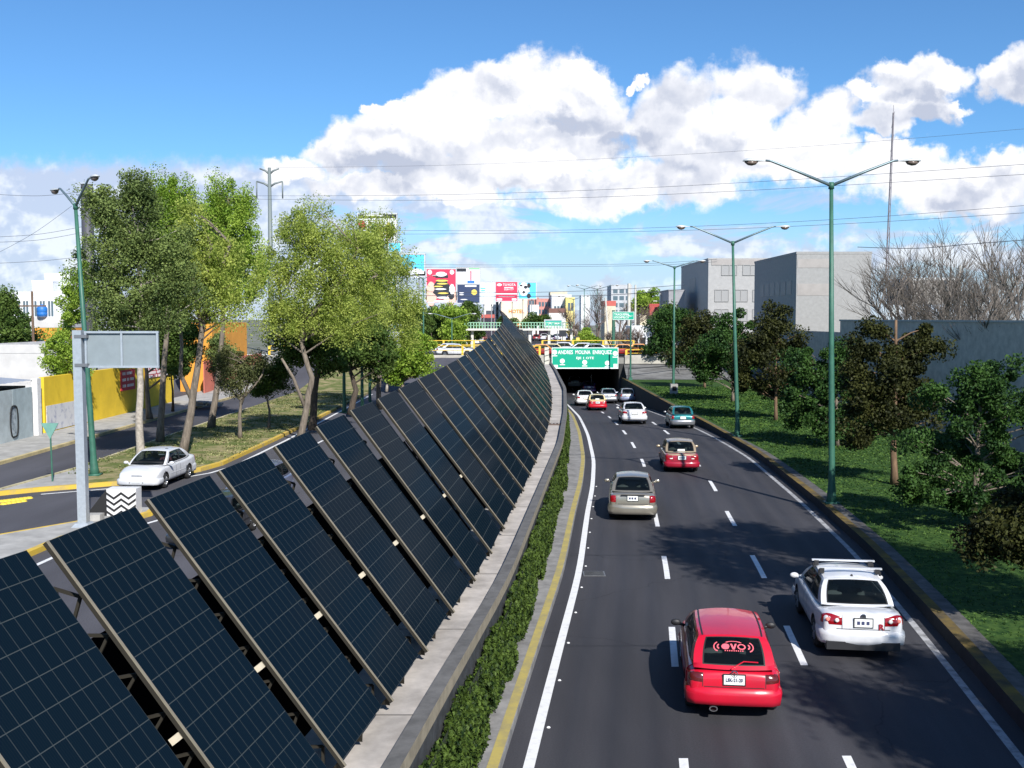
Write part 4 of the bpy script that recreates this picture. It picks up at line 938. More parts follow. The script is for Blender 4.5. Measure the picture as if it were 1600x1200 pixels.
ltree('broad pale green tree with a knotted pale trunk in the middle of the median', 468, 690, [(470, 400, 62, 70), (430, 450, 44, 60), (520, 430, 60, 65), (480, 350, 44, 36), (540, 380, 46, 40), (585, 410, 40, 50), (575, 470, 44, 44), (470, 490, 60, 36), (540, 500, 60, 34), (420, 500, 30, 34)], L_willow, 42000, .11, 300, .50, .2, [(480, 630), (487, 590), (470, 535), (478, 470), (490, 400)], bark_grey,
      limbs=[[(478, 640), (458, 590), (440, 560)], [(472, 530), (440, 470), (430, 420)], [(474, 510), (530, 440), (560, 390)], [(476, 500), (510, 470), (590, 430)]], gap=.45, vs=1.3)
ltree('second broad pale green tree right of the middle, reaching the billboards', 592, 640, [(600, 420, 44, 50), (570, 370, 40, 30), (620, 470, 38, 46), (560, 470, 50, 50), (600, 520, 44, 34), (640, 500, 26, 46), (560, 520, 40, 30), (600, 360, 20, 20)], L_willow, 33000, .135, 240, .62, .2, [(592, 590), (598, 540), (585, 460), (590, 400)], bark_grey, limbs=[[(594, 580), (612, 560), (616, 530)], [(590, 520), (560, 450)]], gap=.4, vs=1.3)
ltree('dark trunked tree behind the knotted trunk in the median shade', 488, 672, [(500, 520, 50, 40), (520, 560, 40, 24), (470, 540, 40, 26)], L_green, 12000, .18, 60, .6, .24, [(492, 610), (500, 560), (505, 500)], bark_dark)
ltree('crooked dark tree in the shade behind the green poles', 548, 648, [(560, 540, 44, 34), (590, 560, 34, 26), (530, 530, 34, 24)], L_green, 11000, .2, 55, .65, .24, [(556, 610), (547, 580), (552, 530)], bark_dark)
ltree('small round tree with many thin stems beside the side street', 375, 684, [(370, 580, 40, 30), (350, 560, 24, 20), (395, 570, 26, 24)], L_small, 9000, .1, 60, .4, .12, [(374, 650), (378, 620), (372, 580)], bark_grey, limbs=[[(376, 625), (350, 600), (335, 585)], [(377, 625), (400, 600), (410, 585)], [(376, 635), (388, 600), (390, 575)]])
ltree('small leafy tree right of the round small tree', 420, 668, [(422, 580, 30, 30), (408, 600, 22, 18), (440, 595, 18, 20)], L_green, 8000, .12, 45, .4, .09, [(421, 640), (416, 620), (420, 590)], bark_grey)
ltree('leafy tree with low green branches left of the yellow railing', 628, 612, [(640, 560, 26, 26), (625, 580, 24, 16), (655, 540, 22, 26), (660, 570, 16, 18)], L_poplar, 11000, .22, 50, .7, .2, [(630, 590), (635, 560)], bark_grey)
ltree('reddish dry shrub at the foot of the trees by the panels', 655, 592, [(660, 580, 14, 18), (672, 572, 9, 16)], L_brown, 4000, .2, 25, .5, .1, [(657, 585), (660, 575)], bark_dark, name='shrub')
ltree('narrow dark cypress like tree right of the broad trees', 676, 574, [(676, 555, 10, 24), (668, 530, 9, 24), (672, 500, 7, 22)], L_green, 7000, .26, 36, .6, .14, [(675, 560), (674, 520)], bark_dark, z=ZG)
ltree('bare whitish branch stub rising by the blank sign', 604, 612, [(612, 570, 8, 14)], L_willow, 300, .16, 8, .4, .13, [(606, 590), (610, 575), (616, 560), (618, 548)], bark_pale)
# wall side trees on the left
for (lab, bx, by, ells, lm, n, sz, cl, cr, tr0, trunk, bark) in (
    ('leafy tree at the yellow wall behind the grey sign pole', 112, 665, [(100, 545, 28, 44), (118, 480, 26, 50), (92, 580, 16, 24), (130, 440, 18, 40), (120, 560, 26, 30)], L_poplar, 14000, .14, 75, .45, .14, [(112, 620), (108, 560), (112, 480)], bark_grey),
    ('dark tree with a thick trunk leaning on the yellow wall', 234, 655, [(240, 500, 44, 44), (270, 530, 34, 34), (210, 510, 34, 34), (290, 560, 20, 30), (262, 560, 24, 22)], L_green, 17000, .2, 75, .65, .2, [(230, 610), (228, 570), (235, 510)], bark_grey),
    ('thin dark tree at the far end of the yellow wall', 270, 643, [(270, 560, 22, 26), (262, 535, 20, 20)], L_euc, 6000, .18, 36, .5, .1, [(270, 610), (266, 575)], bark_dark),
    ('street tree in front of the orange building', 350, 612, [(350, 560, 20, 26), (338, 540, 14, 20)], L_euc, 5000, .2, 30, .6, .09, [(350, 590), (350, 560)], bark_dark)):
    ltree(lab, bx, by, ells, lm, n, sz, cl, cr, tr0, trunk, bark, name='street_tree', z=ZG + .14)
def btree(label, D, bx, ells, lm, n, sz, cl, cr, name='tree', tr=.25, z=None, cat='tree', group='', bark=bark_dark, trunk_top=None):
    z = (2.38 if D > 142 else ZG) if z is None else z; X = at(bx, 500, D).x; y0 = ells[0][1]
    return tree(name, label, Vector((X, D, z)), D, ells, lm, bark, n, sz, [(bx, (y0 + 520) / 2), (bx, y0)], tr, cl, cr, group, cat)
btree('dark green tree at the left edge below the white building', 92, 18, [(15, 515, 26, 34), (40, 530, 18, 20), (8, 480, 14, 30), (28, 545, 24, 14)], L_green, 11000, .22, 55, .8, group='')
fg = 'trees beyond the bridge on the left'
btree('dense green tree below the red billboard', 165, 690, [(690, 505, 26, 30), (672, 520, 18, 24), (705, 535, 20, 18), (690, 540, 24, 14)], L_green, 11000, .35, 60, 1.1, group=fg)
btree('round green tree below the black billboard', 172, 733, [(733, 495, 19, 22), (722, 515, 18, 18), (742, 510, 12, 18)], L_green, 9000, .36, 45, 1.1, group=fg)
btree('low green tree between the two below the billboards', 160, 712, [(712, 500, 14, 16), (710, 520, 14, 14), (700, 485, 12, 12)], L_poplar, 5000, .34, 28, 1.0, group=fg)
btree('green tree behind the bridge left of the dense tree', 150, 655, [(655, 505, 18, 34), (640, 530, 16, 22), (668, 540, 12, 14)], L_green, 7000, .32, 36, 1.0, group=fg)
btree('bright green bushy tree beyond the bridge by the bare trees', 150, 918, [(918, 525, 11, 12), (912, 535, 14, 8), (924, 534, 10, 8)], L_poplar, 6000, .26, 34, .55, group='')
btree('round green tree behind the red cabin', 185, 1012, [(1010, 478, 20, 18), (1000, 466, 12, 8), (1030, 480, 14, 16), (1020, 462, 10, 6)], L_poplar, 7000, .36, 36, 1.1, group='')
btree('green hedge like tree right of the red cabin', 150, 1042, [(1040, 500, 12, 16), (1048, 486, 9, 12)], L_green, 4000, .3, 22, 1, group='')
btree('small green trees below the hotel facade', 230, 838, [(838, 500, 12, 8), (850, 503, 10, 7), (825, 505, 8, 6)], L_green, 3500, .4, 24, .9, group='')
btree('dark low tree left of the hotel facade', 230, 785, [(785, 503, 7, 7), (800, 505, 5, 5)], L_green, 2000, .4, 12, .8, group='')
# bare trees
def bare(label, base, H, spread, n, mat_, group='', r0=.22, levels=5, seed=1, name='bare_tree'):
    rd = random.Random(seed); root = empty(name, base, label=label, cat='tree', group=group or None); me = MB(); tw = MB()
    def grow(p, d, L, r, lv):
        q = p; pts = [p]
        for k in range(3):
            d = (d + Vector((rd.uniform(-1, 1), rd.uniform(-1, 1), rd.uniform(-.3, .6))) * .22).normalized(); q = q + d * L / 3; pts.append(q)
        (me if lv > 2 else tw).tube(pts, [r, r * .85, r * .7, r * .5], 6 if lv > 2 else 3, cap=False)
        if lv == 0: return
        for k in range(n if lv > 1 else n + 3):
            t = rd.uniform(.35, 1); b = pts[min(3, int(t * 3))]; a = rd.uniform(0, 6.28); s = spread * rd.uniform(.6, 1.2)
            nd = (d + Vector((math.cos(a), math.sin(a), rd.uniform(-.1, .5))) * s).normalized(); grow(b, nd, L * rd.uniform(.68, .88), max(r * .55, .015), lv - 1)
    grow(Vector((0, 0, 0)), Vector((0, 0, 1)), H * .33, r0, levels)
    me.build('trunk', mat_, root, True); tw.build('crown', mat_, root); return root
bare_m = mat('bare_bark', (.15, .128, .11), .9, var=.35, scale=3); bare_d = mat('bare_bark_dark', (.16, .12, .10), .9, var=.3, scale=3)
bg_ = 'leafless trees behind the grey wall'
for i, (px, ty, D, lab) in enumerate(((1418, 385, 80, 'leafless tree just right of the grey block, under the antenna'), (1462, 345, 84, 'widest leafless tree behind the grey wall'), (1515, 380, 76, 'leafless tree in front of the white post'),
                                      (1560, 335, 78, 'tallest leafless tree near the right edge'), (1625, 320, 70, 'leafless tree cut by the right edge'), (1480, 430, 72, 'low leafless tree above the grey wall, middle'), (1580, 430, 60, 'low leafless tree above the grey wall, near the right edge'), (1432, 440, 80, 'low leafless tree above the grey wall, next to the grey block'), (1490, 350, 96, 'leafless tree far behind the widest leafless tree'), (1545, 365, 100, 'leafless tree far behind the tallest leafless tree'), (1600, 350, 92, 'dense leafless tree at the right edge, farthest back'))):
    t = at(px, ty, D); bare(lab, Vector((t.x, D, ZG)), (t.z - ZG) * 1.3, .62, 3, bare_m, bg_, .26, 5, 10 + i)
for i, (px, ty, D, lab) in enumerate(((905, 478, 165, 'brown leafless tree above the right end of the footbridge'), (935, 455, 175, 'tall brown leafless tree behind the leaning pole'), (968, 448, 180, 'brown leafless tree behind the green guide sign'), (1000, 505, 150, 'leafless tree under the red cabin'), (955, 515, 145, 'low leafless brown tree beyond the bridge'), (980, 512, 146, 'low leafless tree right of the guide sign post'), (885, 490, 170, 'low leafless tree by the footbridge stairs'))):
    t = at(px, ty, D); bare(lab, Vector((t.x, D, 2.38)), (t.z - 2.4) * 1.35, .65, 3, bare_d, 'leafless trees beyond the bridge', .2, 5, 40 + i)

def ground_leaves():
    n = 80000; D = 9 + 98 * RNG.uniform(0, 1, n) ** 1.5; kx = np.interp(D, np.arange(0, 130, 1), [KX(d) for d in range(130)]); x = kx + .6 + (25 - kx) * RNG.uniform(0, 1, n)
    keep = x < D * .53 + 3; D, x = D[keep], x[keep]; C = np.stack([x, D, ZG + RNG.uniform(0, .05, len(x))], 1)
    o = leaves('lawn_plants', C, np.clip(.04 + (D - 10) * .0016, .04, .18), leafmat('lawn_leaf', (.022, .068, .014), (.10, .18, .034), .2, 1.1), flat=.45)
    tag(o, 'dense low green ground cover on the right lawn', 'ground cover', kind='stuff')
    n = 26000; y = RNG.uniform(44, 98, n); x = RNG.uniform(-19.6, -13.4, n); f = np.sin(x * 1.3) * np.sin(y * .6) + .5 * np.sin(x * 3.1 + y * 2.2); keep = f + RNG.normal(0, .35, n) > -.1
    keep &= y > 46 + (-13.4 - x) * .0 + np.where(x > -16, (x + 16) * 1.7, 0); x, y = x[keep], y[keep]
    o = leaves('median_grass', np.stack([x, y, np.full(len(x), ZG + .18)], 1), .11, leafmat('median_leaf', (.09, .13, .03), (.36, .34, .16), .2, 1), flat=.3); tag(o, 'patchy dry grass on the median', 'grass', kind='stuff')
ground_leaves()

# ------------------------------------------------------------------ buildings
def wallmat(n, c, **k): return mat(n, c, .85, var=k.get('var', .1), scale=k.get('scale', .8), det=8, bump=.1)
glass_w = mat('window_glass', (.10, .14, .17), .15); glass_g = mat('window_grey', (.30, .30, .30), .6)
def windows(root, face, rows, cols, fr, wmat, frame=None, name='window'):
    """face: (origin, ux, uz, width, height) ; fr = (x0, x1, z0, z1) as fractions; each window one child"""
    o, ux, uz, w, h = face[:5]; n = ux.cross(uz).normalized() * -1
    n = Vector(face[5]) if len(face) > 5 else n
    for r_ in range(rows):
        for c in range(cols):
            cw = (fr[1] - fr[0]) * w / cols; chh = (fr[3] - fr[2]) * h / rows
            p = o + ux * (fr[0] * w + (c + .5) * cw) + uz * (fr[2] * h + (r_ + .5) * chh); me = MB(); a, b = cw * .36, chh * .30
            me.add([p - ux * a - uz * b + n * .03, p + ux * a - uz * b + n * .03, p + ux * a + uz * b + n * .03, p - ux * a + uz * b + n * .03, p - ux * a - uz * b - n * .2, p + ux * a - uz * b - n * .2, p + ux * a + uz * b - n * .2, p - ux * a + uz * b - n * .2],
                   ((0, 1, 2, 3), (0, 4, 5, 1), (1, 5, 6, 2), (2, 6, 7, 3), (3, 7, 4, 0)))
            win = me.build(name, wmat, root)
            if frame:
                me = MB()
                for s in (-1, 1): me.bar(p - ux * a + uz * b * s + n * .05, p + ux * a + uz * b * s + n * .05, .1, .1, up=n)
                for s in (-1, 0, 1): me.bar(p + ux * a * s - uz * b + n * .052, p + ux * a * s + uz * b + n * .052, .09, .09, up=n)
                f_ = me.build('frame', frame, win)
def block(label, px0, px1, pyt, D, depth, m, z0=None, cat='building', name='building', parapet=.25, win=None, roof=None, pyt1=None):
    z0 = (2.38 if D > 142 else ZG) if z0 is None else z0; a, b = at(px0, pyt, D), at(px1, pyt, D); w = b.x - a.x; h = a.z - z0
    root = empty(name, (a.x, D, z0), label=label, cat=cat); me = MB(); me.box((w / 2, depth / 2, h / 2), (w, depth, h)); me.build('wall', m, root)
    me = MB(); t = .25
    me.box((w / 2, .1, h + parapet / 2), (w + .1, t, parapet)); me.box((w / 2, depth - .1, h + parapet / 2), (w + .1, t, parapet)); me.box((.1, depth / 2, h + parapet / 2), (t, depth - .5, parapet)); me.box((w - .1, depth / 2, h + parapet / 2), (t, depth - .5, parapet))
    me.build('parapet', roof or m, root)
    if win:
        for (rows, cols, fr, wm, fm) in win: windows(root, (Vector((0, 0, 0)), Vector((1, 0, 0)), Vector((0, 0, 1)), w, h, (0, -1, 0)), rows, cols, fr, wm, fm)
    return root, w, h, depth
g1 = wallmat('render_grey', (.31, .305, .30), var=.09, scale=3); g2 = wallmat('render_grey_far', (.37, .365, .36), var=.08, scale=2)
r_, w, h, d = block('big plain grey block with an almost windowless front', 1245, 1362, 397, 110, 19, g1)
side = (Vector((0, 19, 0)), Vector((0, -1, 0)), Vector((0, 0, 1)), 19, h, (-1, 0, 0))
windows(r_, side, 1, 6, (.15, .92, .66, .84), mat('win_dim', (.27, .265, .26), .6), None)
wallmat('patch_pinkish', (.345, .32, .305))
for zz, hh in ((.93, .9), (.73, 1.2)): me = MB(); me.box((1.7, -.012, h * zz), (3.2, .024, hh)); me.build('render_patch', MATS['patch_pinkish'], r_)
r_, w, h, d = block('pale grey office block with grid windows, left of the plain grey block', 1107, 1268, 406, 150, 24, g2, win=[(1, 3, (.10, .72, .80, .98), glass_g, g1), (2, 4, (.04, .78, .30, .72), glass_g, g1)])
me = MB(); me.box((w * .28, -.03, h * .975), (w * .5, .08, .8)); me.build('fascia', MATS['patch_pinkish'], r_)
windows(r_, (Vector((0, 24, 0)), Vector((0, -1, 0)), Vector((0, 0, 1)), 24, h, (-1, 0, 0)), 2, 1, (.3, .6, .3, .9), MATS['win_dim'], None)
block('low grey annex left of the pale office block', 1045, 1070, 455, 158, 10, wallmat('annex', (.3, .3, .32)))
# grey perimeter wall behind the lawn
m_ = MB(); wx = 25.6
m_.box((wx + .15, 54, 3.4 + ZG - .0), (.3, 60, 6.55 - .0)); m_.box((wx + .15, 91, 2.95 + ZG), (.3, 14, 5.6))
gw_ = empty('perimeter_wall', (wx, 54, 0), label='long dark grey wall behind the lawn trees on the right', cat='wall'); under(m_.build('wall_face', wallmat('wall_dusk', (.50, .44, .38), var=.18, scale=2), gw_), gw_)
m_ = MB(); m_.box((wx + .15, 54, 6.98), (.42, 60.2, .12)); under(m_.build('coping', wallmat('wall_dusk2', (.45, .43, .40)), gw_), gw_)
r_, *_ = block('low pale roofed shed behind the bare trees', 1425, 1500, 438, 122, 8, wallmat('shed_p', (.34, .32, .30)), parapet=.3, roof=white_line, z0=at(1400, 475, 122).z)
# left street: gate, yellow wall, sheds
yel = wallmat('paint_yellow', (.78, .54, .03), var=.1, scale=.7); xw = -27.3
root = empty('perimeter_wall', (xw, 62, ZG), label='long yellow painted wall along the side street', cat='wall')
me = MB(); me.box((-.15, 12.6, 1.75), (.3, 24, 3.3)); me.build('wall_face', yel, root)
me = MB(); me.box((.012, 3.9, .95), (.024, 6.2, 1.5)); me.build('white_band', mat('graffiti_white', (.62, .62, .64), .85, col2=(.25, .27, .4), scale=2.2, det=9, lo=.52, hi=.7), root)
for (y0, y1, z0, z1, lab) in ((12.8, 15.6, 1.75, 3.2, 'a'), (17.8, 23.4, 2.35, 3.25, 'b')):
    me = MB(); me.box((.03, (y0 + y1) / 2, (z0 + z1) / 2), (.05, y1 - y0, z1 - z0)); pn = me.build('painted_notice', mat('sign_red', (.55, .03, .05), .7), root)
    me = MB(); rd = random.Random(3)
    for r in range(3):
        y = y0 + .3
        while y < y1 - .4: l = rd.uniform(.08, .2); me.box((.062, y + l / 2, z1 - .25 - r * (z1 - z0) * .3), (.012, l, .2)); y += l + .08 + (.2 if rd.random() < .2 else 0)
    me.build('lettering', sg_white, pn)
root = empty('metal_gate', (xw, 44, ZG), label='pale metal sliding gate with dark graffiti beside the yellow wall', cat='gate')
for k in range(7):
    me = MB(); me.box((0, 1.2 + k * 2.42, 1.5), (.08, 2.38, 2.9)); me.build('panel', mat('gate_%d' % (k % 3), [(.42, .50, .53), (.38, .46, .52), (.47, .53, .55)][k % 3], .55, .2, var=.14, scale=1.2), root)
me = MB(); me.box((.0, 17.55, 1.75), (.35, .5, 3.3)); me.build('gate_post', white_line, root)
me = MB(); rd = random.Random(5)
for (yc, w2, h2) in ((12.2, .55, 1.15), (14.6, .45, .95), (10.6, .4, .8)):
    pts = [(.07, yc + w2 * math.cos(t), 1.2 + h2 * math.sin(t) + .1 * math.sin(3 * t)) for t in np.linspace(0, 6.28, 22)]; me.tube(pts, .045, 5)
    me.box((.045, yc, 1.25), (.01, w2 * 1.1, h2 * 1.5), mi=1)
me.build('graffiti', [black_m, mat('graffiti_grey', (.16, .19, .22), .7, col2=(.42, .48, .52), scale=2, lo=.45, hi=.6)], root)
root = empty('shed_roof', (xw, 44, ZG), label='grey corrugated shed roof behind the metal gate', cat='shed')
me = MB(); N_ = 60
for k in range(N_ + 1):
    y = -4 + k * .36; z = 3.25 + .03 * (k % 2); me.v += [(-.1, y, z + .05), (-14, y, z + 1.15)]
for k in range(N_): me.f.append([2 * k, 2 * k + 2, 2 * k + 3, 2 * k + 1]); me.m.append(0)
me.build('roof', mat('tin', (.48, .50, .54), .45, .4, var=.15, scale=.6), root)
me = MB(); me.box((-7.5, 6.8, 1.5), (14, 21, 3)); me.build('wall', dark_wall, root)
block('long low building with a pale flat roof behind the shed', -40, 98, 552, 74, 16, wallmat('rooftop', (.55, .54, .53)), z0=ZG, parapet=.6)
bw = wallmat('building_white', (.72, .73, .74), var=.05)
r_, w, h, d = block('white four storey building at the far left with blue window bands', -60, 122, 459, 135, 22, bw, z0=ZG, win=[(1, 7, (.30, .80, .64, .98), glass_w, bw), (1, 6, (.30, .80, .20, .48), glass_w, bw)])
block('white roof tower on top of the white building', 50, 82, 441, 138, 8, bw, z0=at(60, 459, 135).z, name='roof_tower'); block('white stair head with an overhanging slab on the white building', 70, 110, 433, 141, 6, bw, z0=at(60, 459, 135).z, name='roof_tower', parapet=.5)
t = at(66, 495, 100); me = MB(); me.lathe([(r_ * .6, z_ * .72) for r_, z_ in [(0, 0), (.75, 0), (.78, .5), (.74, .55), (.78, .6), (.78, 1.15), (.5, 1.42), (.2, 1.5), (.2, 1.6), (0, 1.6)]], n=16); o = me.build('water_tank', mat('tank_blue', (.02, .16, .5), .5), None, True); o.location = t; tag(o, 'blue plastic water tank on a roof at the far left', 'water tank')
r_, w, h, d = block('small orange house at the far left below the blue tank', 52, 98, 512, 98, 8, wallmat('orange', (.68, .30, .04)), z0=ZG, win=[(1, 2, (.1, .7, .55, .9), glass_w, None)], parapet=.5, roof=wallmat('rooftop', (.55,) * 3))
me = MB(); me.box((0, 0, 0), (4.5, 3, .9)); o = me.build('roof_store', wallmat('rooftop', (.55,) * 3)); o.location = (t.x, 101.5, t.z - .46); tag(o, 'pale block carrying the blue water tank', 'roof block')
root = empty('orange_building', (-27.6, 96, ZG), label='orange and salmon building beyond the yellow wall, behind the trees', cat='building')
me = MB(); me.box((-1.5, 9.5, 3.2), (3, 13, 6.4)); me.build('wall', wallmat('orange', (.68, .30, .04)), root); me = MB(); me.box((.04, 11, 1.5), (.08, 22, 3)); me.build('salmon_wall', wallmat('salmon', (.55, .16, .11)), root)
root2, *_ = block('pale house glimpsed through the trees at the end of the side street', 440, 560, 545, 160, 10, wallmat('cream', (.62, .56, .42)), win=[(1, 5, (.05, .95, .3, .9), glass_w, None)])
# sleeping bench rubble pile by the yellow wall
bn = MB(); 
for k in range(7): bn.box((random.uniform(-.8, .8), random.uniform(-1, 1), .1 + .07 * k % .3), (.7, .9, .15), rz=random.uniform(0, 3))
o = bn.build('rubble_pile', concrete); o.location = gnd(318, 635, ZG + .15); tag(o, 'heap of broken paving slabs on the corner of the side street', 'rubble')

# far skyline
pk = wallmat('pink', (.58, .26, .22)); cr_ = wallmat('hotel_cream', (.82, .72, .52)); pw = wallmat('plain_white', (.72, .70, .66))
block('white building with a dark window panel left of the hotel', 756, 775, 467, 262, 12, pw, win=[(1, 1, (.05, .95, .3, .8), mat('dark_panel', (.07, .08, .1), .5), None)])
block('grey building with balconies beside the hotel', 768, 780, 470, 266, 12, wallmat('grey_b', (.25, .26, .28)), win=[(5, 1, (.05, .95, .1, .95), pw, None)])
r_, w, h, d = block('cream hotel facade with orange lettering', 783, 824, 470, 250, 14, cr_, parapet=.5)
txt('HOTEL', 1.15, 'lettering', mat('letter_orange', (.75, .25, .02), .6), r_, Matrix.Translation((w * .58, -.1, h * .72)) @ RX)
me = MB(); rd = random.Random(8)
for k in range(16): me.box((w * .3 + rd.uniform(0, w * .6), -.06, h * .28 + rd.uniform(0, h * .16)), (rd.uniform(.3, 1), .08, .35))
me.build('mural', MATS['letter_orange'], r_)
block('tall white sliver building at the left side of the hotel', 779, 785, 460, 258, 8, bw)
block('small pink kiosk left of the panel tip', 752, 772, 497, 240, 8, wallmat('kiosk_pink', (.66, .38, .34)), roof=wallmat('red_roof', (.5, .12, .1)), parapet=.8)
block('pink building with rows of windows', 838, 868, 468, 300, 16, pk, win=[(3, 4, (.1, .75, .35, .97), glass_w, None)])
block('reddish low building behind the hotel', 805, 842, 466, 320, 16, wallmat('brick_r', (.45, .22, .17)), win=[(2, 5, (.3, .95, .6, .98), glass_w, None)])
block('white building with a colonnaded top', 862, 893, 464, 290, 14, bw, win=[(1, 8, (.02, .98, .84, 1.0), wallmat('rooftop', (.55,) * 3), None), (3, 5, (.1, .9, .3, .8), glass_w, None)], parapet=.6)
block('cream block stepping up behind the white building', 860, 886, 460, 330, 14, wallmat('cream', (.62, .56, .42)), parapet=.8)
block('yellow building at the right end of the far row', 884, 898, 466, 285, 12, wallmat('yellow_b', (.75, .62, .22)), win=[(1, 2, (.2, .9, .6, .95), glass_w, None)])
block('white house with a blue grey front below the pink building', 826, 842, 478, 236, 8, bw, win=[(2, 2, (.1, .9, .2, .9), glass_w, None)])
block('brown roofed shop front below the white building', 858, 884, 489, 232, 8, pw, roof=wallmat('brown_r', (.2, .1, .08)), parapet=1.0)
block('pale tower far behind the bare trees', 908, 922, 462, 400, 10, bw)
block('grey tower block far behind the bare trees', 955, 988, 446, 380, 16, wallmat('far_grey', (.45, .46, .48)), win=[(5, 3, (.05, .95, .2, .95), glass_w, None)])
block('red cabin on a roof between the pale poles', 1015, 1032, 477, 182, 5, mat('cabin_red', (.45, .07, .06), .7), z0=at(1015, 495, 182).z)
block('low pale building carrying the red cabin', 1000, 1045, 495, 183, 8, wallmat('cream', (.62, .56, .42)))
block('red roofed shop behind the guide sign', 945, 962, 478, 190, 8, wallmat('cream', (.62, .56, .42)), roof=wallmat('red_roof', (.5, .12, .1)), parapet=.9)
block('white shop front with dark openings beyond the bridge', 985, 1036, 512, 152, 6, bw, win=[(1, 4, (.05, .95, .0, .75), dark_wall, None)])
block('low white annex at the far left end of the footbridge', 722, 738, 504, 190, 6, bw, win=[(1, 2, (.1, .9, .4, .8), glass_w, None)])
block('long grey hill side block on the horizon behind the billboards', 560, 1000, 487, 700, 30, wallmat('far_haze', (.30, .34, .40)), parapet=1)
# billboards
def board(label, px0, px1, y0, y1, D, base, deco, legs=2, tilt=0, thick=.5):
    a, b = at(px0, y0, D), at(px1, y1, D); w, h = b.x - a.x, a.z - b.z; cx = (a.x + b.x) / 2; cz = (a.z + b.z) / 2; z0 = 2.38 if D > 142 else ZG
    root = empty('billboard', (cx, D, z0), R(tilt), label, 'billboard', 'roadside billboards'); me = MB(); me.box((0, 0, cz - z0), (w, thick, h)); me.build('panel', base, root)
    me = MB()
    for i in range(legs): me.box(((i + .5) / legs * w - w / 2, .2, (b.z - z0) / 2), (.2, .2, b.z - z0))
    me.build('support', mat('support_grey', (.22, .23, .25), .6), root); me = MB()
    for z in (-1, 1): me.box((0, 0, cz - z0 + z * h / 2), (w + .2, thick + .1, .2))
    for x in (-1, 1): me.box((x * w / 2, 0, cz - z0), (.2, thick + .06, h))
    me.build('frame', mat('frame_pale', (.5, .52, .55), .5), root)
    for k, (m, shapes) in enumerate(deco):
        me = MB()
        for s in shapes:
            if s[0] == 'r': me.box((s[1] * w, -thick / 2 - .02 - .012 * k, cz - z0 + s[2] * h), (s[3] * w, .02, s[4] * h), mi=0)
            if s[0] == 'd':
                b0 = len(me.v); n = 18; me.v += [(s[1] * w + s[3] * w / 2 * math.cos(6.2832 * j / n) * (1 + .18 * math.sin(j * 2.7)), -thick / 2 - .03 - .012 * k, cz - z0 + s[2] * h + s[4] * h / 2 * math.sin(6.2832 * j / n)) for j in range(n)]
                me.f.append([b0 + j for j in range(n)]); me.m.append(0)
            if s[0] == 't': txt(s[3], s[4] * h, 'lettering', m, root, Matrix.Translation((s[1] * w, -thick / 2 - .08, cz - z0 + s[2] * h)) @ RX, sx=s[5] if len(s) > 5 else 1)
        if me.f: me.build('picture', m, root)
    return root
W_ = mat('ad_white', (.85, .86, .88), .5); R_ = mat('ad_red', (.70, .035, .09), .5); C_ = mat('ad_cyan', (.10, .58, .85), .5); K_ = mat('ad_black', (.02, .022, .03), .5); Yw = mat('ad_yellow', (.8, .62, .12), .5)
Sk = mat('ad_skin', (.78, .50, .40), .5); G_ = mat('ad_green', (.25, .65, .30), .5); B_l = mat('ad_paleblue', (.45, .68, .85), .5, col2=(.8, .86, .9), scale=.5); Nb = mat('ad_navy', (.03, .05, .12), .5)
board('red and white show poster billboard, largest of the row', 666, 713, 420, 473, 215, R_, [(Sk, [('d', -.34, -.25, .34, .75), ('d', .3, -.3, .42, .6)]), (K_, [('d', .02, -.1, .55, .62), ('r', .02, .28, .42, .1), ('d', .33, -.3, .2, .22)]),
      (W_, [('d', .0, .34, .36, .14), ('d', -.38, .4, .14, .14), ('d', .36, .4, .14, .14), ('d', -.02, -.1, .36, .05), ('d', .05, -.35, .4, .06), ('d', .0, -.45, .5, .06), ('d', .36, -.1, .18, .3)]), (Yw, [('d', .02, .15, .4, .06), ('d', .03, .06, .36, .05), ('d', -.1, -.02, .3, .04), ('d', .06, -.22, .34, .05)])])
board('white billboard with a green strip, upper board next to the red poster', 713, 750, 418, 443, 222, W_, [(K_, [('r', -.28, .34, .4, .2)]), (G_, [('r', .25, .44, .45, .12)]), (R_, [('r', .12, 0, .05, .6)]), (MATS['tank_blue'], [('r', .12, -.4, .3, .15)])])
board('dark billboard with a gold emblem, lower board next to the red poster', 714, 750, 444, 474, 221, Nb, [(W_, [('d', -.3, .05, .2, .06), ('d', -.3, -.05, .2, .05), ('d', -.2, -.3, .3, .05), ('r', .1, .4, .5, .08)]), (Yw, [('d', .25, .08, .24, .3)])])
board('pale blue and white billboard between the dark and the red ones', 750, 774, 440, 475, 228, B_l, [(W_, [('d', .1, -.1, .6, .6)]), (C_, [('r', -.3, .2, .3, .04), ('r', -.3, .1, .25, .04)])])
board('red car maker billboard with white writing', 774, 809, 440, 471, 230, R_, [(W_, [('d', -.32, .34, .22, .13), ('t', .12, .33, 'TOYOTA', .17, .92), ('t', .1, .1, '5530-1777', .13, .85), ('r', 0, -.12, 1.0, .05), ('r', 0, -.25, .7, .035), ('r', .1, .2, .4, .04), ('r', -.32, -.4, .24, .1), ('r', .34, -.4, .2, .1)])])
board('billboard with black and white cow patches on sky blue', 810, 838, 441, 467, 232, C_, [(W_, [('d', -.2, .08, .6, .8)]), (K_, [('d', -.35, .3, .16, .12), ('d', -.1, .2, .2, .2), ('d', .08, .3, .2, .3), ('d', -.2, -.1, .14, .18), ('d', .08, -.32, .22, .3)])])
board('sky blue billboard with a white slope right of the broad tree', 626, 664, 397, 432, 150, C_, [(W_, [('d', .12, -.36, .8, .42), ('r', 0, -.45, 1, .12), ('d', -.4, -.3, .3, .5)]), (dark_wall, [('d', .12, -.12, .08, .1)])])
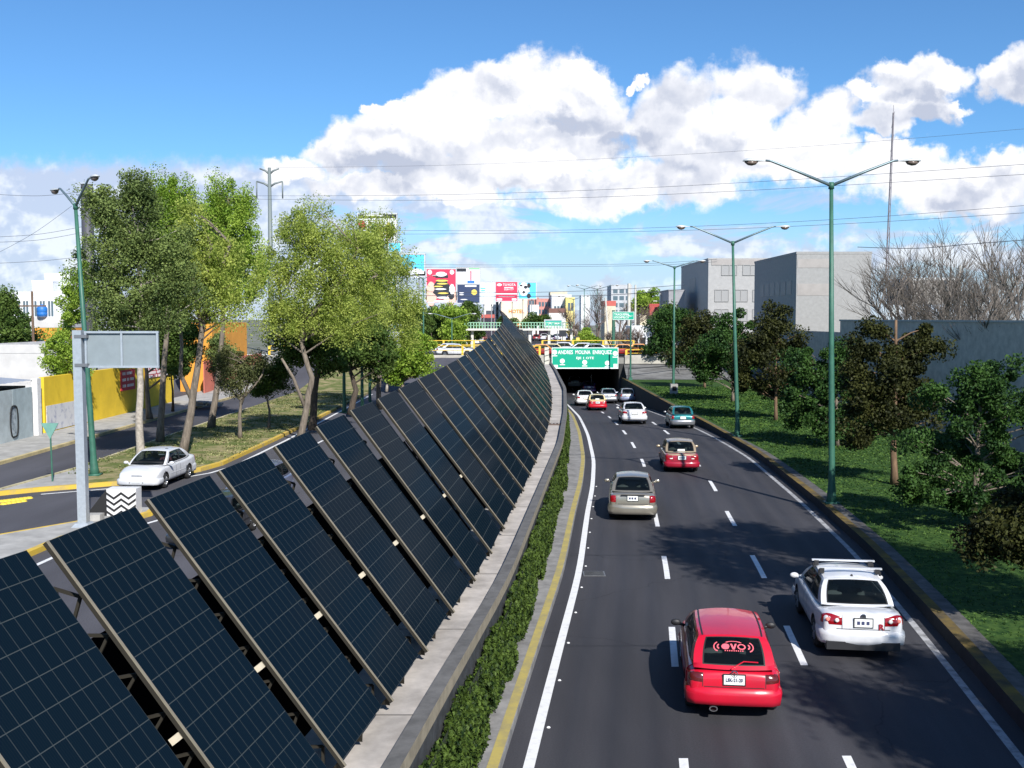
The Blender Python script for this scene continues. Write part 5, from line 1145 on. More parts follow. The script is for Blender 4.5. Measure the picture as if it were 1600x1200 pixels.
board('tall light blue board edge just left of the sky blue billboard', 606, 628, 378, 420, 154, B_l, [(C_, [('r', 0, .3, .8, .3)])], 1)
board('high billboard with a black top strip half hidden by the broad tree', 560, 620, 334, 378, 140, W_, [(K_, [('r', 0, .42, 1.0, .17)]), (Yw, [('d', .3, -.1, .16, .6), ('d', .1, -.2, .1, .4)]), (R_, [('d', -.4, .1, .18, .3)]), (G_, [('d', -.1, -.1, .12, .5)]), (dark_metal, [('d', .4, -.1, .05, .7), ('d', -.22, -.1, .05, .6)]), (W_, [('r', -.1, .43, .5, .06)])])
board('blank pale sign board half covered by leaves above the panels', 600, 651, 520, 543, 100, mat('board_blank', (.62, .66, .72), .6, var=.08, scale=.8), [], 1, thick=.15)
board('green hoarding beyond the footbridge', 851, 878, 500, 511, 205, mat('hoarding_green', (.03, .38, .30), .6), [(W_, [('d', -.2, .1, .3, .2), ('d', .2, .0, .3, .15), ('r', 0, -.42, .9, .1)])])
# footbridge
fbz = at(800, 516, 168).z; root = empty('footbridge', (5, 168, 2.38), label='pale pedestrian bridge with green railings beyond the crossing', cat='bridge'); x0, x1 = at(722, 515, 168).x, at(896, 515, 168).x
me = MB(); me.box(((x0 + x1) / 2 - 5, 0, fbz + .12 - 2.38), (x1 - x0, 2.2, .3)); me.build('deck', mat('fb_conc', (.62, .60, .54), .8, var=.1, scale=1), root)
for s in (-1, 1):
    me = MB(); me.box(((x0 + x1) / 2 - 5, s * 1.05, fbz + 1.2 - 2.38), (x1 - x0, .08, .09)); me.box(((x0 + x1) / 2 - 5, s * 1.05, fbz + .75 - 2.38), (x1 - x0, .06, .06))
    k = x0
    while k < x1: me.box((k - 5, s * 1.05, fbz + .7 - 2.38), (.07, .06, 1.0)); k += .45
    me.build('railing', mat('fb_green', (.28, .52, .36), .6), root)
for px in (738, 828, 858, 893): x = at(px, 515, 168).x; me = MB(); me.box((x - 5, 0, (fbz - 2.38) / 2), (.4, .5, fbz - 2.38)); me.build('pier', MATS['fb_conc'], root)
me = MB(); 
for k in range(8): me.box((x1 - 5 + .3 + k * .32, .0, fbz - 2.38 - k * .38), (.34, 2, .2))
me.build('stair', MATS['fb_conc'], root)
# small far signs
for (px, py, D, w, h, m, lab) in ((879, 521, 150, 1.0, .9, K_, 'dark square sign back beyond the bridge'), (814, 517, 150, .5, .4, K_, 'small dark board right of the panel tip'), (903, 530, 147, .45, .45, Yw, 'small yellow road sign beyond the bridge railing')):
    t = at(px, py, D); root = empty('road_sign', (t.x, D, 2.38), label=lab, cat='road sign'); me = MB(); me.box((0, 0, t.z - 2.38), (w, .08, h)); me.build('panel', m, root); me = MB(); me.tube([(0, .1, 0), (0, .1, t.z - 2.38)], .05, 6); me.build('post', dark_metal, root)
# ------------------------------------------------------------------ vehicles
glass_car = mat('car_glass', (.006, .009, .011), .05, spec=.5)
def fix_glass():
    N, L = nodes_of(glass_car); t = N.new('ShaderNodeBsdfTransparent'); t.inputs[0].default_value = (.50, .58, .58, 1); m = N.new('ShaderNodeMixShader'); m.inputs[0].default_value = .62
    L.new(N['Principled BSDF'].outputs[0], m.inputs[1]); L.new(t.outputs[0], m.inputs[2]); L.new(m.outputs[0], N['Material Output'].inputs[0])
fix_glass()
seal_m = mat('car_seal', (.012, .012, .012), .6); tyre_m = mat('tyre', (.018, .018, .019), .85); rim_m = mat('rim', (.50, .51, .53), .3, .85)
lamp_red = mat('lamp_red', (.26, .004, .008), .15, coat=.8); lamp_clear = mat('lamp_clear', (.75, .75, .72), .12, coat=.8); lamp_amber = mat('lamp_amber', (.7, .22, .02), .2, coat=.6)
plate_m = mat('plate_white', (.78, .79, .76), .45); chrome = mat('chrome', (.6, .6, .62), .18, .95); trim_m = mat('trim_black', (.018, .018, .02), .55); seat_m = mat('seat_grey', (.25, .25, .24), .8)
def paint(name, c, c2=None, rough=.28, metal=0.): return mat('paint_' + name, c, rough, metal, coat=.5, col2=c2, scale=1.4, det=6, lo=.35, hi=.8) if c2 else mat('paint_' + name, c, rough, metal, coat=.5, var=.07, scale=2.2)
DEP = None
def subsurf_eval(o, cutters=(), lv=2):
    s = o.modifiers.new('s', 'SUBSURF'); s.levels = lv; s.render_levels = lv
    tmp = []
    for c in cutters:
        b = o.modifiers.new('b', 'BOOLEAN'); b.operation = 'DIFFERENCE'; b.solver = 'EXACT'; b.object = c
    bpy.context.view_layer.update(); dg = bpy.context.evaluated_depsgraph_get(); me = bpy.data.meshes.new_from_object(o.evaluated_get(dg))
    o.modifiers.clear(); old = o.data; o.data = me; bpy.data.meshes.remove(old)
    me.polygons.foreach_set('use_smooth', [True] * len(me.polygons))
def wheel(root, x, y, r, w, s):
    me = MB(); pr = [(r * .62, -w / 2), (r * .9, -w / 2), (r, -w * .36), (r, w * .36), (r * .9, w / 2), (r * .62, w / 2)]
    c = (0, 0, 0); me.lathe(pr, c, 22, 'x'); root_w = empty('wheel', (x, y, r)); adopt(root_w, root)
    me.build('tyre', tyre_m, root_w, True)
    me = MB(); f = s * w * .40; me.lathe([(r * .64, f), (r * .60, f - s * .03), (r * .56, f - s * .05), (r * .1, f - s * .035), (0, f - s * .03)] if s > 0 else [(0, f + .03), (r * .1, f + .035), (r * .56, f + .05), (r * .60, f + .03), (r * .64, f)], c, 20, 'x')
    for k in range(5):
        a = k * 1.2566 + .3; me.bar((f, .05 * math.cos(a), .05 * math.sin(a)), (f, r * .58 * math.cos(a), r * .58 * math.sin(a)), .035, .07, up=(1, 0, 0))
    for k in range(5):
        a = k * 1.2566 + .93; q = [(f - s * .025, r * rr_ * math.cos(a + da), r * rr_ * math.sin(a + da)) for rr_, da in ((.2, -.35), (.5, -.42), (.5, .42), (.2, .35))]; me.add(q if s > 0 else q[::-1], ((0, 1, 2, 3),), 1)
    me.build('rim', [rim_m, black_m], root_w)
def car(S, name, label, cat='car', group=None, paintm=None, top=None):
    L, Wd, H = S['L'], S['W'], S['H']; hw = Wd / 2; zb = S.get('zb', .22); zt, zh = S['deck'], S['hood']; zbelt = S['belt']; ye = -L / 2; yf = L / 2
    yRB, yRR, yFR, yFB = S['yrb'], S['yrr'], S['yfr'], S['yfb']; bx = S.get('box', 0)
    root = empty(name, (0, 0, 0), label=label, cat=cat, group=group); R_w = S.get('rw', .30)
    # lower body
    st = [(ye, .80, zt - .20, zb + .14), (ye + .035, .90, zt - .05, zb + .05), (ye + .14, .955, zt - .01, zb), (ye + .5, .985, zt + .0, zb)]
    if yRB - ye > .75: st += [(yRB - .1, .995, zt + .01, zb)]
    st += [(yRB + .15, 1, zbelt, zb), (yRB + .9, 1, zbelt, zb), (yFB - .5, 1, zbelt - .01, zb), (yFB, .995, zbelt - .02, zb), (yFB + .3, .99, (zbelt + zh) / 2 + .03, zb), (yf - .45, .975, zh, zb), (yf - .14, .93, zh - .10, zb + .01), (yf - .03, .85, zh - .20, zb + .06), (yf, .74, zh - .28, zb + .14)]
    me = MB(); NR = 14
    for (y, wf, a, b) in st:
        w = hw * wf; sh = a - .13
        half = [(0, b), (.62 * w, b), (.93 * w, b + .02), (.99 * w, b + .14), (w * 1.0, b + (sh - b) * .55), (.985 * w, sh), (.93 * w - bx * -.02, a - .02), (.0, a + .015)]
        ring = half + [(-x, z) for x, z in half[-2:0:-1]]
        me.v += [(x, y, z) for x, z in ring]
    n = 14
    for i in range(len(st) - 1):
        for k in range(n): me.f.append([i * n + k, i * n + (k + 1) % n, (i + 1) * n + (k + 1) % n, (i + 1) * n + k][::-1]); me.m.append(0)
    me.f.append(list(range(n))); me.m.append(0); e = (len(st) - 1) * n; me.f.append([e + k for k in range(n)][::-1]); me.m.append(0)
    body = me.build('body', [paintm, black_m], root); cut = []
    for y in (S['wr'], S['wf']):
        for s in (-1, 1):
            c = MB(); c.lathe([(0, -.16), (R_w + .055, -.16), (R_w + .055, .16), (0, .16)], (0, 0, 0), 28, 'x'); co = c.build('cut', [paintm, black_m]); co.location = (s * (hw - .03), y, R_w + .01)
            for p in co.data.polygons: p.material_index = 1
            cut.append(co)
    bm = bmesh.new(); bm.from_mesh(body.data); bmesh.ops.recalc_face_normals(bm, faces=bm.faces); bm.to_mesh(body.data); bm.free()
    subsurf_eval(body, cut)
    for c in cut: m_ = c.data; bpy.data.objects.remove(c); bpy.data.meshes.remove(m_)
    bm = bmesh.new(); bm.from_mesh(body.data); bm.normal_update(); bvh = BVHTree.FromBMesh(bm)
    # cabin with flush glass
    wb, wr = hw * .90, hw * S.get('roofw', .69); zr = H - .05; zc = zbelt - .03
    crown = .045
    def bulge(v): return .035 * 4 * v * (1 - v) * S.get('bul', 1)
    def zed(t): return zr + .035 * 4 * t * (1 - t)
    def wro(t): return wr + .02 * 4 * t * (1 - t)
    def bow(u, a): return a * (1 - (2 * u - 1) ** 2)
    def wsh(u, v):
        x = (2 * u - 1) * ((wb + (wr - wb) * v) + bulge(v)); y = yFB + (yFR - yFB) * v + bow(u, .13 * (1 - v) + .07 * v); z = zc + (zed(1) - zc) * v + bow(u, crown * v); return (x, y, z + .03 * 4 * v * (1 - v))
    zrg = zt - .02 if S.get('sedan') else zt - .0
    def rsh(u, v):
        x = (2 * u - 1) * ((wb * S.get('rb', .96) + (wr - wb * S.get('rb', .96)) * v) + bulge(v)); y = yRB + (yRR - yRB) * v - bow(u, .09 * (1 - v) + .05 * v); z = zrg + (zed(0) - zrg) * v + bow(u, crown * v); return (x, y - .0, z + .035 * 4 * v * (1 - v))
    def roof(u, v):
        x = (2 * u - 1) * wro(v); y = yRR + (yFR - yRR) * v; y += bow(u, .07) * v - bow(u, .05) * (1 - v); return (x, y, zed(v) + bow(u, crown))
    def side(sg):
        def f(u, v):
            xb = sg * (wb * S.get('rb', .96) * (1 - u) + wb * u if u < .15 else wb * (S.get('rb', .96) + (1 - S.get('rb', .96)) * min(1, u / .15 + 0))); 
            k = min(1, u / .25); xb = sg * wb * (S.get('rb', .96) + (1 - S.get('rb', .96)) * k)
            xt = sg * wro(u); zl = zrg + (zc - zrg) * min(1, u * 4)
            yb_ = yRB + (yFB - yRB) * u; yt = yRR + (yFR - yRR) * u
            b = bulge(v) ; return (xb + (xt - xb) * v + sg * b, yb_ + (yt - yb_) * v, zl + (zed(u) - zl) * v + (.035 * 4 * v * (1 - v) * (1 - u) + .03 * 4 * v * (1 - v) * u) * (1 if u in (0, 1) else max(0, 1 - min(u, 1 - u) * 12)))
        return f
    cab = MB(); G = {}
    def patch(f, ub, vb, cls, gname):
        # ub, vb: sorted break lists; cls(i, j) -> 0 body 1 seal 2 glass
        us, vs = [], []
        for bl, out in ((ub, us), (vb, vs)):
            for i in range(len(bl) - 1):
                k = max(1, int((bl[i + 1] - bl[i]) / .09)); out += [(bl[i] + (bl[i + 1] - bl[i]) * j / k, i) for j in range(k)]
            out.append((bl[-1], len(bl) - 2))
        gm = {}
        for i in range(len(us) - 1):
            for j in range(len(vs) - 1):
                q = [f(us[a][0], vs[b][0]) for a, b in ((i, j), (i + 1, j), (i + 1, j + 1), (i, j + 1))]; c = cls(us[i][1], vs[j][1])
                if c >= 2: gm.setdefault(c, MB()).add(q, ((0, 1, 2, 3),))
                else: cab.add(q, ((0, 1, 2, 3),), c)
        for c, g in gm.items():
            o = g.build(gname, glass_car, root); fix(o); G.setdefault(gname, []).append(o)
    def fix(o):
        b = bmesh.new(); b.from_mesh(o.data); bmesh.ops.remove_doubles(b, verts=b.verts, dist=.0015); bmesh.ops.recalc_face_normals(b, faces=b.faces)
        ctr = Vector((0, 0, .9)); s = sum(f.normal.dot(f.calc_center_median() - ctr) for f in b.faces)
        if s < 0: bmesh.ops.reverse_faces(b, faces=b.faces)
        b.to_mesh(o.data); b.free(); o.data.polygons.foreach_set('use_smooth', [True] * len(o.data.polygons))
    def c4(i, j): return 2 if (i == 2 and j == 2) else (0 if i in (0, 4) or j in (0, 4) else 1)
    m0 = S.get('pil', .085)
    patch(wsh, [0, .05, .07, .93, .95, 1], [0, .02, .05, .92, .95, 1], c4, 'windshield')
    patch(rsh, [0, m0, m0 + .02, 1 - m0 - .02, 1 - m0, 1], [0, S.get('rg0', .06), S.get('rg0', .06) + .03, .90, .93, 1], c4, 'rear_window')
    patch(roof, [0, 1], [0, 1], lambda i, j: 0, 'roof')
    sb = S.get('side', [.13, .42, .46, .92])
    ub = [0, sb[0], sb[0] + .015, sb[1] - .01, sb[1], sb[2], sb[2] + .01, sb[3] - .015, sb[3], 1]
    def cs(i, j):
        if j in (0, 4) or i in (0, 8): return 0
        if j in (1, 3): return 1
        return {1: 1, 2: 2, 3: 1, 4: 1, 5: 1, 6: 3, 7: 1}[i]
    for sg in (-1, 1): patch(side(sg), ub, [0, .07, .10, .86, .89, 1], cs, 'side_window')
    co = cab.build('cabin', [top or paintm, seal_m], root); fix(co)
    # helper that lays a patch on the body
    def onbody(name, pts, m, parent=root, off=.006, nu=6, nv=4, thick=True, tree_=bvh):
        g = MB(); g2 = []
        for j in range(nv + 1):
            for i in range(nu + 1):
                u, v = i / nu, j / nv; a = Vector(pts[0]).lerp(Vector(pts[1]), u); b = Vector(pts[3]).lerp(Vector(pts[2]), u); p = a.lerp(b, v)
                loc, nor, _, _ = tree_.find_nearest(p)
                edge = i in (0, nu) or j in (0, nv)
                g2.append(loc + nor * (off if not edge or not thick else off * .35))
        g.v = [tuple(p) for p in g2]
        for j in range(nv):
            for i in range(nu): a = j * (nu + 1) + i; g.f.append([a, a + 1, a + nu + 2, a + nu + 1]); g.m.append(0)
        o = g.build(name, m, parent, True); fix(o); return o
    me = MB(); y0, y1 = yRB + .12, yFB - .1; me.box((0, (y0 + y1) / 2, zbelt + .015), (hw * 1.66, y1 - y0, .05)); me.box((0, yFB - .18, zbelt + .05), (hw * 1.5, .3, .1)); me.build('interior', trim_m, root)
    for ys_, n_ in ((yRR + .30, 2), (yFR - .42, 2)):
        for s in (-1, 1):
            me = MB(); me.lathe([(0, 0), (.20, .02), (.23, .12), (.20, .24), (.10, .27), (.10, .30), (.13, .33), (.13, .42), (.08, .46), (0, .465)], (0, 0, 0), 12); me.v = [(s * hw * .42 + v[0], ys_ + v[1] * .32, zbelt - .12 + v[2] * .82) for v in me.v]; me.build('seat', S.get('seatm', seat_m), root, True)
    lamp_r = S.get('lampm', lamp_red); rl = S['tail']  # (inner x frac, z0, z1, wrap)
    for s in (-1, 1):
        x0, x1 = s * hw * rl[0], s * hw * 1.0
        t = onbody('taillight', [(x0, ye - .02, rl[1]), (x1, ye + rl[3], rl[1] + .01), (x1, ye + rl[3], rl[2]), (x0, ye - .02, rl[2] - rl[4] if len(rl) > 4 else rl[2])], lamp_r, off=.014, nu=9, nv=5)
        if S.get('tail2'): onbody('reverse_light', [(x0 * .98 + x1 * .02, ye - .02, rl[1] + .03), (x0 * .62 + x1 * .38, ye, rl[1] + .03), (x0 * .62 + x1 * .38, ye, rl[1] + .09), (x0 * .98 + x1 * .02, ye - .02, rl[1] + .09)], S['tail2'], t, off=.018)
        hx0, hx1 = s * hw * .52, s * hw * .95; hz = zh - .16
        onbody('headlight', [(hx0, yf, hz - .07), (hx1, yf - .25, hz - .06), (hx1, yf - .3, hz + .08), (hx0, yf, hz + .05)], lamp_clear, off=.012)
        me = MB(); y = yFB - .22; me.lathe([(0, 0), (.05, .0), (.085, .03), (.09, .08), (.06, .11), (0, .115)], (0, 0, 0), 12, 'z')
        me.v = [(s * (hw + .10) + v[0] * 1.15, y + .06 - v[2] * .9, zbelt + .04 + v[1] * .75) for v in me.v]; me.bar((s * (hw - .08), y, zbelt - .02), (s * (hw + .06), y, zbelt + .02), .05, .05)
        me.build('mirror', S.get('mirror', paintm), root, True)
        onbody('door_seam', [(s * hw, yRB * .35 + yFB * .65 - .02 + (.0), zb + .1), (s * hw, yRB * .35 + yFB * .65, zb + .1), (s * hw, yRB * .35 + yFB * .65, zbelt - .05), (s * hw, yRB * .35 + yFB * .65 - .02, zbelt - .05)], trim_m, off=.004, nu=1, nv=6, thick=False)
        ym = (yRB + yFB) / 2 - .05
        if S.get('doors', 4) == 4: onbody('door_seam', [(s * hw, ym - .02, zb + .1), (s * hw, ym, zb + .1), (s * hw, ym, zbelt - .05), (s * hw, ym - .02, zbelt - .05)], trim_m, off=.004, nu=1, nv=6, thick=False)
        onbody('side_moulding', [(s * hw, S['wr'] + .42, .50), (s * hw, S['wf'] - .42, .50), (s * hw, S['wf'] - .42, .55), (s * hw, S['wr'] + .42, .55)], S.get('mould', trim_m), off=.012, nu=12, nv=2)
        for yh in ((ym + .12, ) if S.get('doors', 4) == 2 else (ym + .12, yRB + .15)): onbody('door_handle', [(s * hw, yh, zbelt - .14), (s * hw, yh + .17, zbelt - .14), (s * hw, yh + .17, zbelt - .11), (s * hw, yh, zbelt - .11)], S.get('mould', trim_m), off=.02, nu=3, nv=2)
        wheel(root, s * (hw - .12), S['wr'], R_w, .20, s); wheel(root, s * (hw - .12), S['wf'], R_w, .20, s)
    # bumpers
    for (e, sg, z0, z1, mt) in ((ye, -1, *S['bump'], S.get('bumpm', paintm)), (yf, 1, .24, .50, S.get('bumpm', paintm))):
        me = MB(); path = [(hw * 1.0, e - sg * .62), (hw * 1.015, e - sg * .25), (hw * .97, e - sg * .07), (hw * .80, e + sg * .025), (hw * .4, e + sg * .055), (0, e + sg * .062)]; path += [(-x, y) for x, y in path[-2::-1]]
        prof = [(-.06, 0), (-.01, .02), (0, .3), (.012, .6), (0, .82), (-.05, 1.0)]; nP = len(path); nQ = len(prof)
        for i, (x, y) in enumerate(path):
            a = path[max(i - 1, 0)]; b = path[min(i + 1, nP - 1)]; t = Vector((b[0] - a[0], b[1] - a[1])).normalized(); nn = Vector((t.y, -t.x)) * (-1 if sg < 0 else 1) * -1
            if nn.dot(Vector((x, y - (e - sg * .6)))) < 0: nn = -nn
            for (o_, f_) in prof: me.v.append((x + nn.x * o_, y + nn.y * o_, z0 + (z1 - z0) * f_))
        for i in range(nP - 1):
            for k in range(nQ - 1): me.f.append([i * nQ + k, i * nQ + k + 1, (i + 1) * nQ + k + 1, (i + 1) * nQ + k]); me.m.append(0)
        bo = me.build('bumper', mt, root, True); fix(bo)
        if sg < 0:
            b2 = bmesh.new(); b2.from_mesh(bo.data); bvb = BVHTree.FromBMesh(b2); b2.free()
    me = MB(); me.box((0, (S['wr'] + S['wf']) / 2, zb + .03), (hw * 1.5, L * .88, .12)); me.build('underbody', black_m, root)
    if S.get('skirt'): me = MB(); me.box((0, ye + .10, zb + .06), (hw * 1.70, .30, .17)); me.build('rear_skirt', trim_m, root)
    # number plates
    pz = S['plate']; loc, nor, _, _ = bvh.ray_cast(Vector((0, ye - 1, pz)), Vector((0, 1, 0)))
    py = (loc.y if loc else ye) - .02
    if S.get('plate_b'): py = ye - .085
    pr_ = MB(); pr_.box((0, py, pz), (.36, .012, .17)); pl = pr_.build('number_plate', plate_m, root)
    me = MB(); me.box((0, py + .004, pz), (.40, .012, .21)); me.build('plate_frame', trim_m if not S.get('pf') else S['pf'], root)
    if S.get('ptext'): txt(S['ptext'], .088, 'lettering', mat('plate_ink', (.04, .05, .12), .6), pl, Matrix.Translation((0, py - .011, pz - .002)) @ RX, sx=.8)
    if S.get('pbars'):
        for xb_ in (-.10, -.01, .09): me = MB(); me.box((xb_, py - .009, pz), (.06, .006, .07)); me.build('plate_mark', mat('plate_ink', (.10, .11, .18), .6), pl)
    # boot lid seam and badge
    if S.get('seam', True):
        xs = rl[0] * .985
        for s in (-1, 1): onbody('tailgate_seam', [(s * hw * xs - .006, ye - .02, S['bump'][1] + .02), (s * hw * xs + .006, ye - .02, S['bump'][1] + .02), (s * hw * xs + .006, ye - .02, zt - .01), (s * hw * xs - .006, ye - .02, zt - .01)], trim_m, off=.004, nu=1, nv=5, thick=False)
        zz = S['tail'][1] - .02
        onbody('tailgate_seam', [(-hw * .62, ye, S['bump'][1] + .015), (hw * .62, ye, S['bump'][1] + .015), (hw * .62, ye, S['bump'][1] + .028), (-hw * .62, ye, S['bump'][1] + .028)], trim_m, off=.004, nu=10, nv=1, thick=False)
    S['_ext'] = dict(bvh=bvh, onbody=onbody, rsh=rsh, roof=roof, ye=ye, hw=hw, root=root, wsh=wsh, side=side, fix=fix); bm.free()
    return root
def place(root, px, py, z=None, zf=None, hd=None, ye=None):
    """rear tyres touch the ground at pixel (px, py) of the photograph's view"""
    if z is None:
        d = ray(px, py); best = min(np.arange(8, 184, .05), key=lambda D: abs(CAMZ + d.z * D / d.y - zroad(D))); p = at(px, py, best); p.z = zroad(best); sl = math.atan2(zroad(best + 3) - zroad(best), 3)
        if hd is None: hd = math.atan2(LW(best + 4) - LW(best), 4) if best < 110 else 0.02
    else: p = gnd(px, py, z); sl = 0; hd = hd or 0
    off = root.get('_wr', 1.3); dirv = Vector((math.sin(hd), math.cos(hd), 0))
    root.rotation_euler = (sl, 0, -hd); root.location = Vector((p.x, p.y, p.z + .0)) + dirv * off + Vector((0, 0, math.tan(sl) * off)); return root
def S_(**k): return k
HATCH = S_(L=4.02, W=1.69, H=1.42, deck=.93, hood=.86, belt=.93, yrb=-1.90, yrr=-1.42, yfr=.28, yfb=1.02, wr=-1.22, wf=1.25, tail=(.66, .70, .93, .16), bump=(.30, .60), plate=.76, side=[.14, .40, .44, .93], roofw=.70, pil=.11, rg0=.10, rb=.93, doors=4, rw=.295)
SEDAN = S_(L=4.55, W=1.75, H=1.46, deck=1.02, hood=.88, belt=.96, yrb=-1.62, yrr=-.98, yfr=.42, yfb=1.22, wr=-1.30, wf=1.33, tail=(.50, .74, .96, .24, .03), bump=(.34, .64), plate=.80, side=[.12, .42, .46, .93], roofw=.68, pil=.075, sedan=True, rw=.32)
FOCUS = S_(L=4.38, W=1.70, H=1.44, deck=1.0, hood=.84, belt=.94, yrb=-1.60, yrr=-.86, yfr=.36, yfb=1.20, wr=-1.28, wf=1.32, tail=(.70, .68, .96, .20), bump=(.26, .60), plate=.83, side=[.12, .42, .46, .93], roofw=.66, pil=.075, sedan=True)
BOXY = S_(L=4.20, W=1.63, H=1.38, deck=.93, hood=.84, belt=.88, yrb=-1.42, yrr=-.92, yfr=.38, yfb=1.0, wr=-1.18, wf=1.25, tail=(.52, .62, .84, .10), bump=(.28, .54), plate=.72, side=[.10, .44, .48, .93], roofw=.72, pil=.07, sedan=True, rw=.285)
SMALL = S_(L=3.72, W=1.61, H=1.44, deck=.95, hood=.86, belt=.93, yrb=-1.76, yrr=-1.25, yfr=.22, yfb=.98, wr=-1.10, wf=1.22, tail=(.74, .66, .98, .14), bump=(.28, .60), plate=.74, side=[.13, .42, .46, .93], roofw=.69, pil=.09, rg0=.05, rb=.93, rw=.28)
cg = 'cars driving away on the expressway'
p_red = paint('red', (.60, .006, .028), (.42, .01, .03)); p_white = paint('white', (.62, .63, .65)); p_gold = paint('champagne', (.36, .33, .27), rough=.3, metal=.6); p_silver = paint('silver', (.48, .50, .53), rough=.3, metal=.6)
p_taxi_r = paint('taxi_red', (.32, .01, .03)); p_taxi_g = paint('taxi_gold', (.42, .33, .22), rough=.32, metal=.4); p_teal = paint('teal', (.02, .20, .22), rough=.3, metal=.4); p_greyp = paint('steel', (.28, .29, .31), rough=.3, metal=.6)
p_viol = paint('violet', (.03, .02, .10), rough=.25); p_blue = paint('blue_silver', (.25, .28, .40), rough=.3, metal=.5); p_dark = paint('dark', (.03, .032, .036)); p_orange = paint('orange', (.75, .30, .04)); p_gtop = paint('taxi_cream', (.70, .58, .30))
def finish(S, root): root['_wr'] = -S['wr']; return root
# 1 red hatchback
S = dict(HATCH, ptext='LSK-21-20', tail2=None, mirror=trim_m, mould=p_red, zb=.24, lampm=mat('lamp_smoked', (.10, .012, .012), .2, coat=.5)); r = finish(S, car(S, 'parked_car' if 0 else 'hatchback', 'bright red hatchback with pink lettering on its rear window, nearest car', group=cg, paintm=p_red)); E = S['_ext']
pink = mat('decal_pink', (.75, .12, .16), .6)
rw = next(c for c in CH[r.name] if c.name.startswith('rear_window'))
def decal(f, u, v, du, dv, m, name='decal', n=1, off=.007):
    g = MB(); K = 6
    for j in range(2):
        for i in range(K + 1):
            p = Vector(f(u - du / 2 + du * i / K, v - dv / 2 + dv * j)); q = Vector(f(u, v + .02)) - Vector(f(u, v - .02)); t = Vector(f(u + .02, v)) - Vector(f(u - .02, v)); nn = t.cross(q).normalized()
            if nn.y > 0: nn = -nn
            g.v.append(tuple(p + nn * off))
    for i in range(K): g.f.append([i, i + 1, K + 2 + i, K + 1 + i]); g.m.append(0)
    return g.build(name, m, rw)
def decal_poly(f, pts, m, off=.007, name='decal', parent=None):
    g = MB(); P = []
    for (u, v) in pts:
        p = Vector(f(u, v)); q = Vector(f(u, v + .02)) - Vector(f(u, v - .02)); t = Vector(f(u + .02, v)) - Vector(f(u - .02, v)); nn = t.cross(q).normalized(); nn = -nn if nn.y > 0 else nn; P.append(tuple(p + nn * off))
    b = bmesh.new(); vs = [b.verts.new(p) for p in P]; fc = b.faces.new(vs); bmesh.ops.triangulate(b, faces=[fc]); b.verts.index_update(); g.v = P; g.f = [[v.index for v in f_.verts] for f_ in b.faces]; g.m = [0] * len(g.f); b.free()
    return g.build(name, m, parent or rw)
rs_ = E['rsh']
def arc(cx, cv, ru, rv, a0, a1, w, n=12): return [(cx + ru * math.cos(t), cv + rv * math.sin(t)) for t in np.linspace(a0, a1, n)] + [(cx + ru * (1 - w) * math.cos(t), cv + rv * (1 - w) * math.sin(t)) for t in np.linspace(a1, a0, n)]
# letters E V O with wide rounded shapes, a lens arc above and a swoosh at either side
decal_poly(rs_, arc(.40, .60, .055, .085, .5, 5.6, .34), pink); decal_poly(rs_, [(.35, .585), (.45, .585), (.45, .615), (.35, .615)], pink)
decal_poly(rs_, [(.46, .685), (.485, .685), (.505, .58), (.525, .685), (.55, .685), (.518, .515), (.492, .515)], pink)
decal_poly(rs_, arc(.61, .60, .055, .085, 0, 3.14, .34), pink); decal_poly(rs_, arc(.61, .60, .055, .085, 3.14, 6.28, .34), pink)
decal_poly(rs_, arc(.505, .70, .12, .07, .35, 2.8, .25), pink)
for s in (-1, 1):
    a = (1.9, 4.6) if s < 0 else (-1.46, 1.24); decal_poly(rs_, arc(.505 + s * .20, .60, .065, .15, a[0], a[1], .22), pink); decal_poly(rs_, arc(.505 + s * .185, .60, .035, .08, a[0], a[1], .5), pink)
for k in range(9): decal_poly(rs_, [(.39 + k * .028, .465), (.405 + k * .028, .465), (.405 + k * .028, .495), (.39 + k * .028, .495)], pink)
me = MB(); w0 = Vector(rs_(.46, .04)); w1 = Vector(rs_(.62, .22)); w2 = Vector(rs_(.80, .20)); me.tube([w0 + Vector((0, -.04, 0)), w1 + Vector((0, -.03, .0)), w2 + Vector((0, -.025, 0))], .011, 6); me.build('rear_wiper', p_red, r)
me = MB(); me.lathe([(.045, 0), (.055, .012), (.065, 0)], (0, 0, 0), 18, 'z'); loc = E['bvh'] and None
me.v = [(v[0] - 0.0, -2.02 - v[2], .865 + v[1]) for v in me.v]; me.bar((-.02, -2.028, .90), (.0, -2.028, .83), .01, .012, up=(0, 1, 0)); me.bar((.02, -2.028, .90), (.0, -2.028, .83), .01, .012, up=(0, 1, 0)); me.build('badge', chrome, r)
me = MB(); me.lathe([(.05, 0), (.05, .16), (.038, .16), (.038, .02)], (0, 0, 0), 14, 'z'); me.v = [(-.36 + v[0] * 1.5, -1.9 - v[2], .24 + v[1]) for v in me.v]; me.build('exhaust_pipe', chrome, r)
for s in (-1, 1): 
    g = MB(); ff = E['roof']; K = 10
    for i in range(K + 1):
        for d in (.0, .025): p = ff(.5 + s * (.46 - d), i / K); g.v.append((p[0], p[1], p[2] + .006))
    for i in range(K): g.f.append([2 * i, 2 * i + 1, 2 * i + 3, 2 * i + 2]); g.m.append(0)
    g.build('roof_gutter', trim_m, r)
place(r, 1141, 1103); RED = r
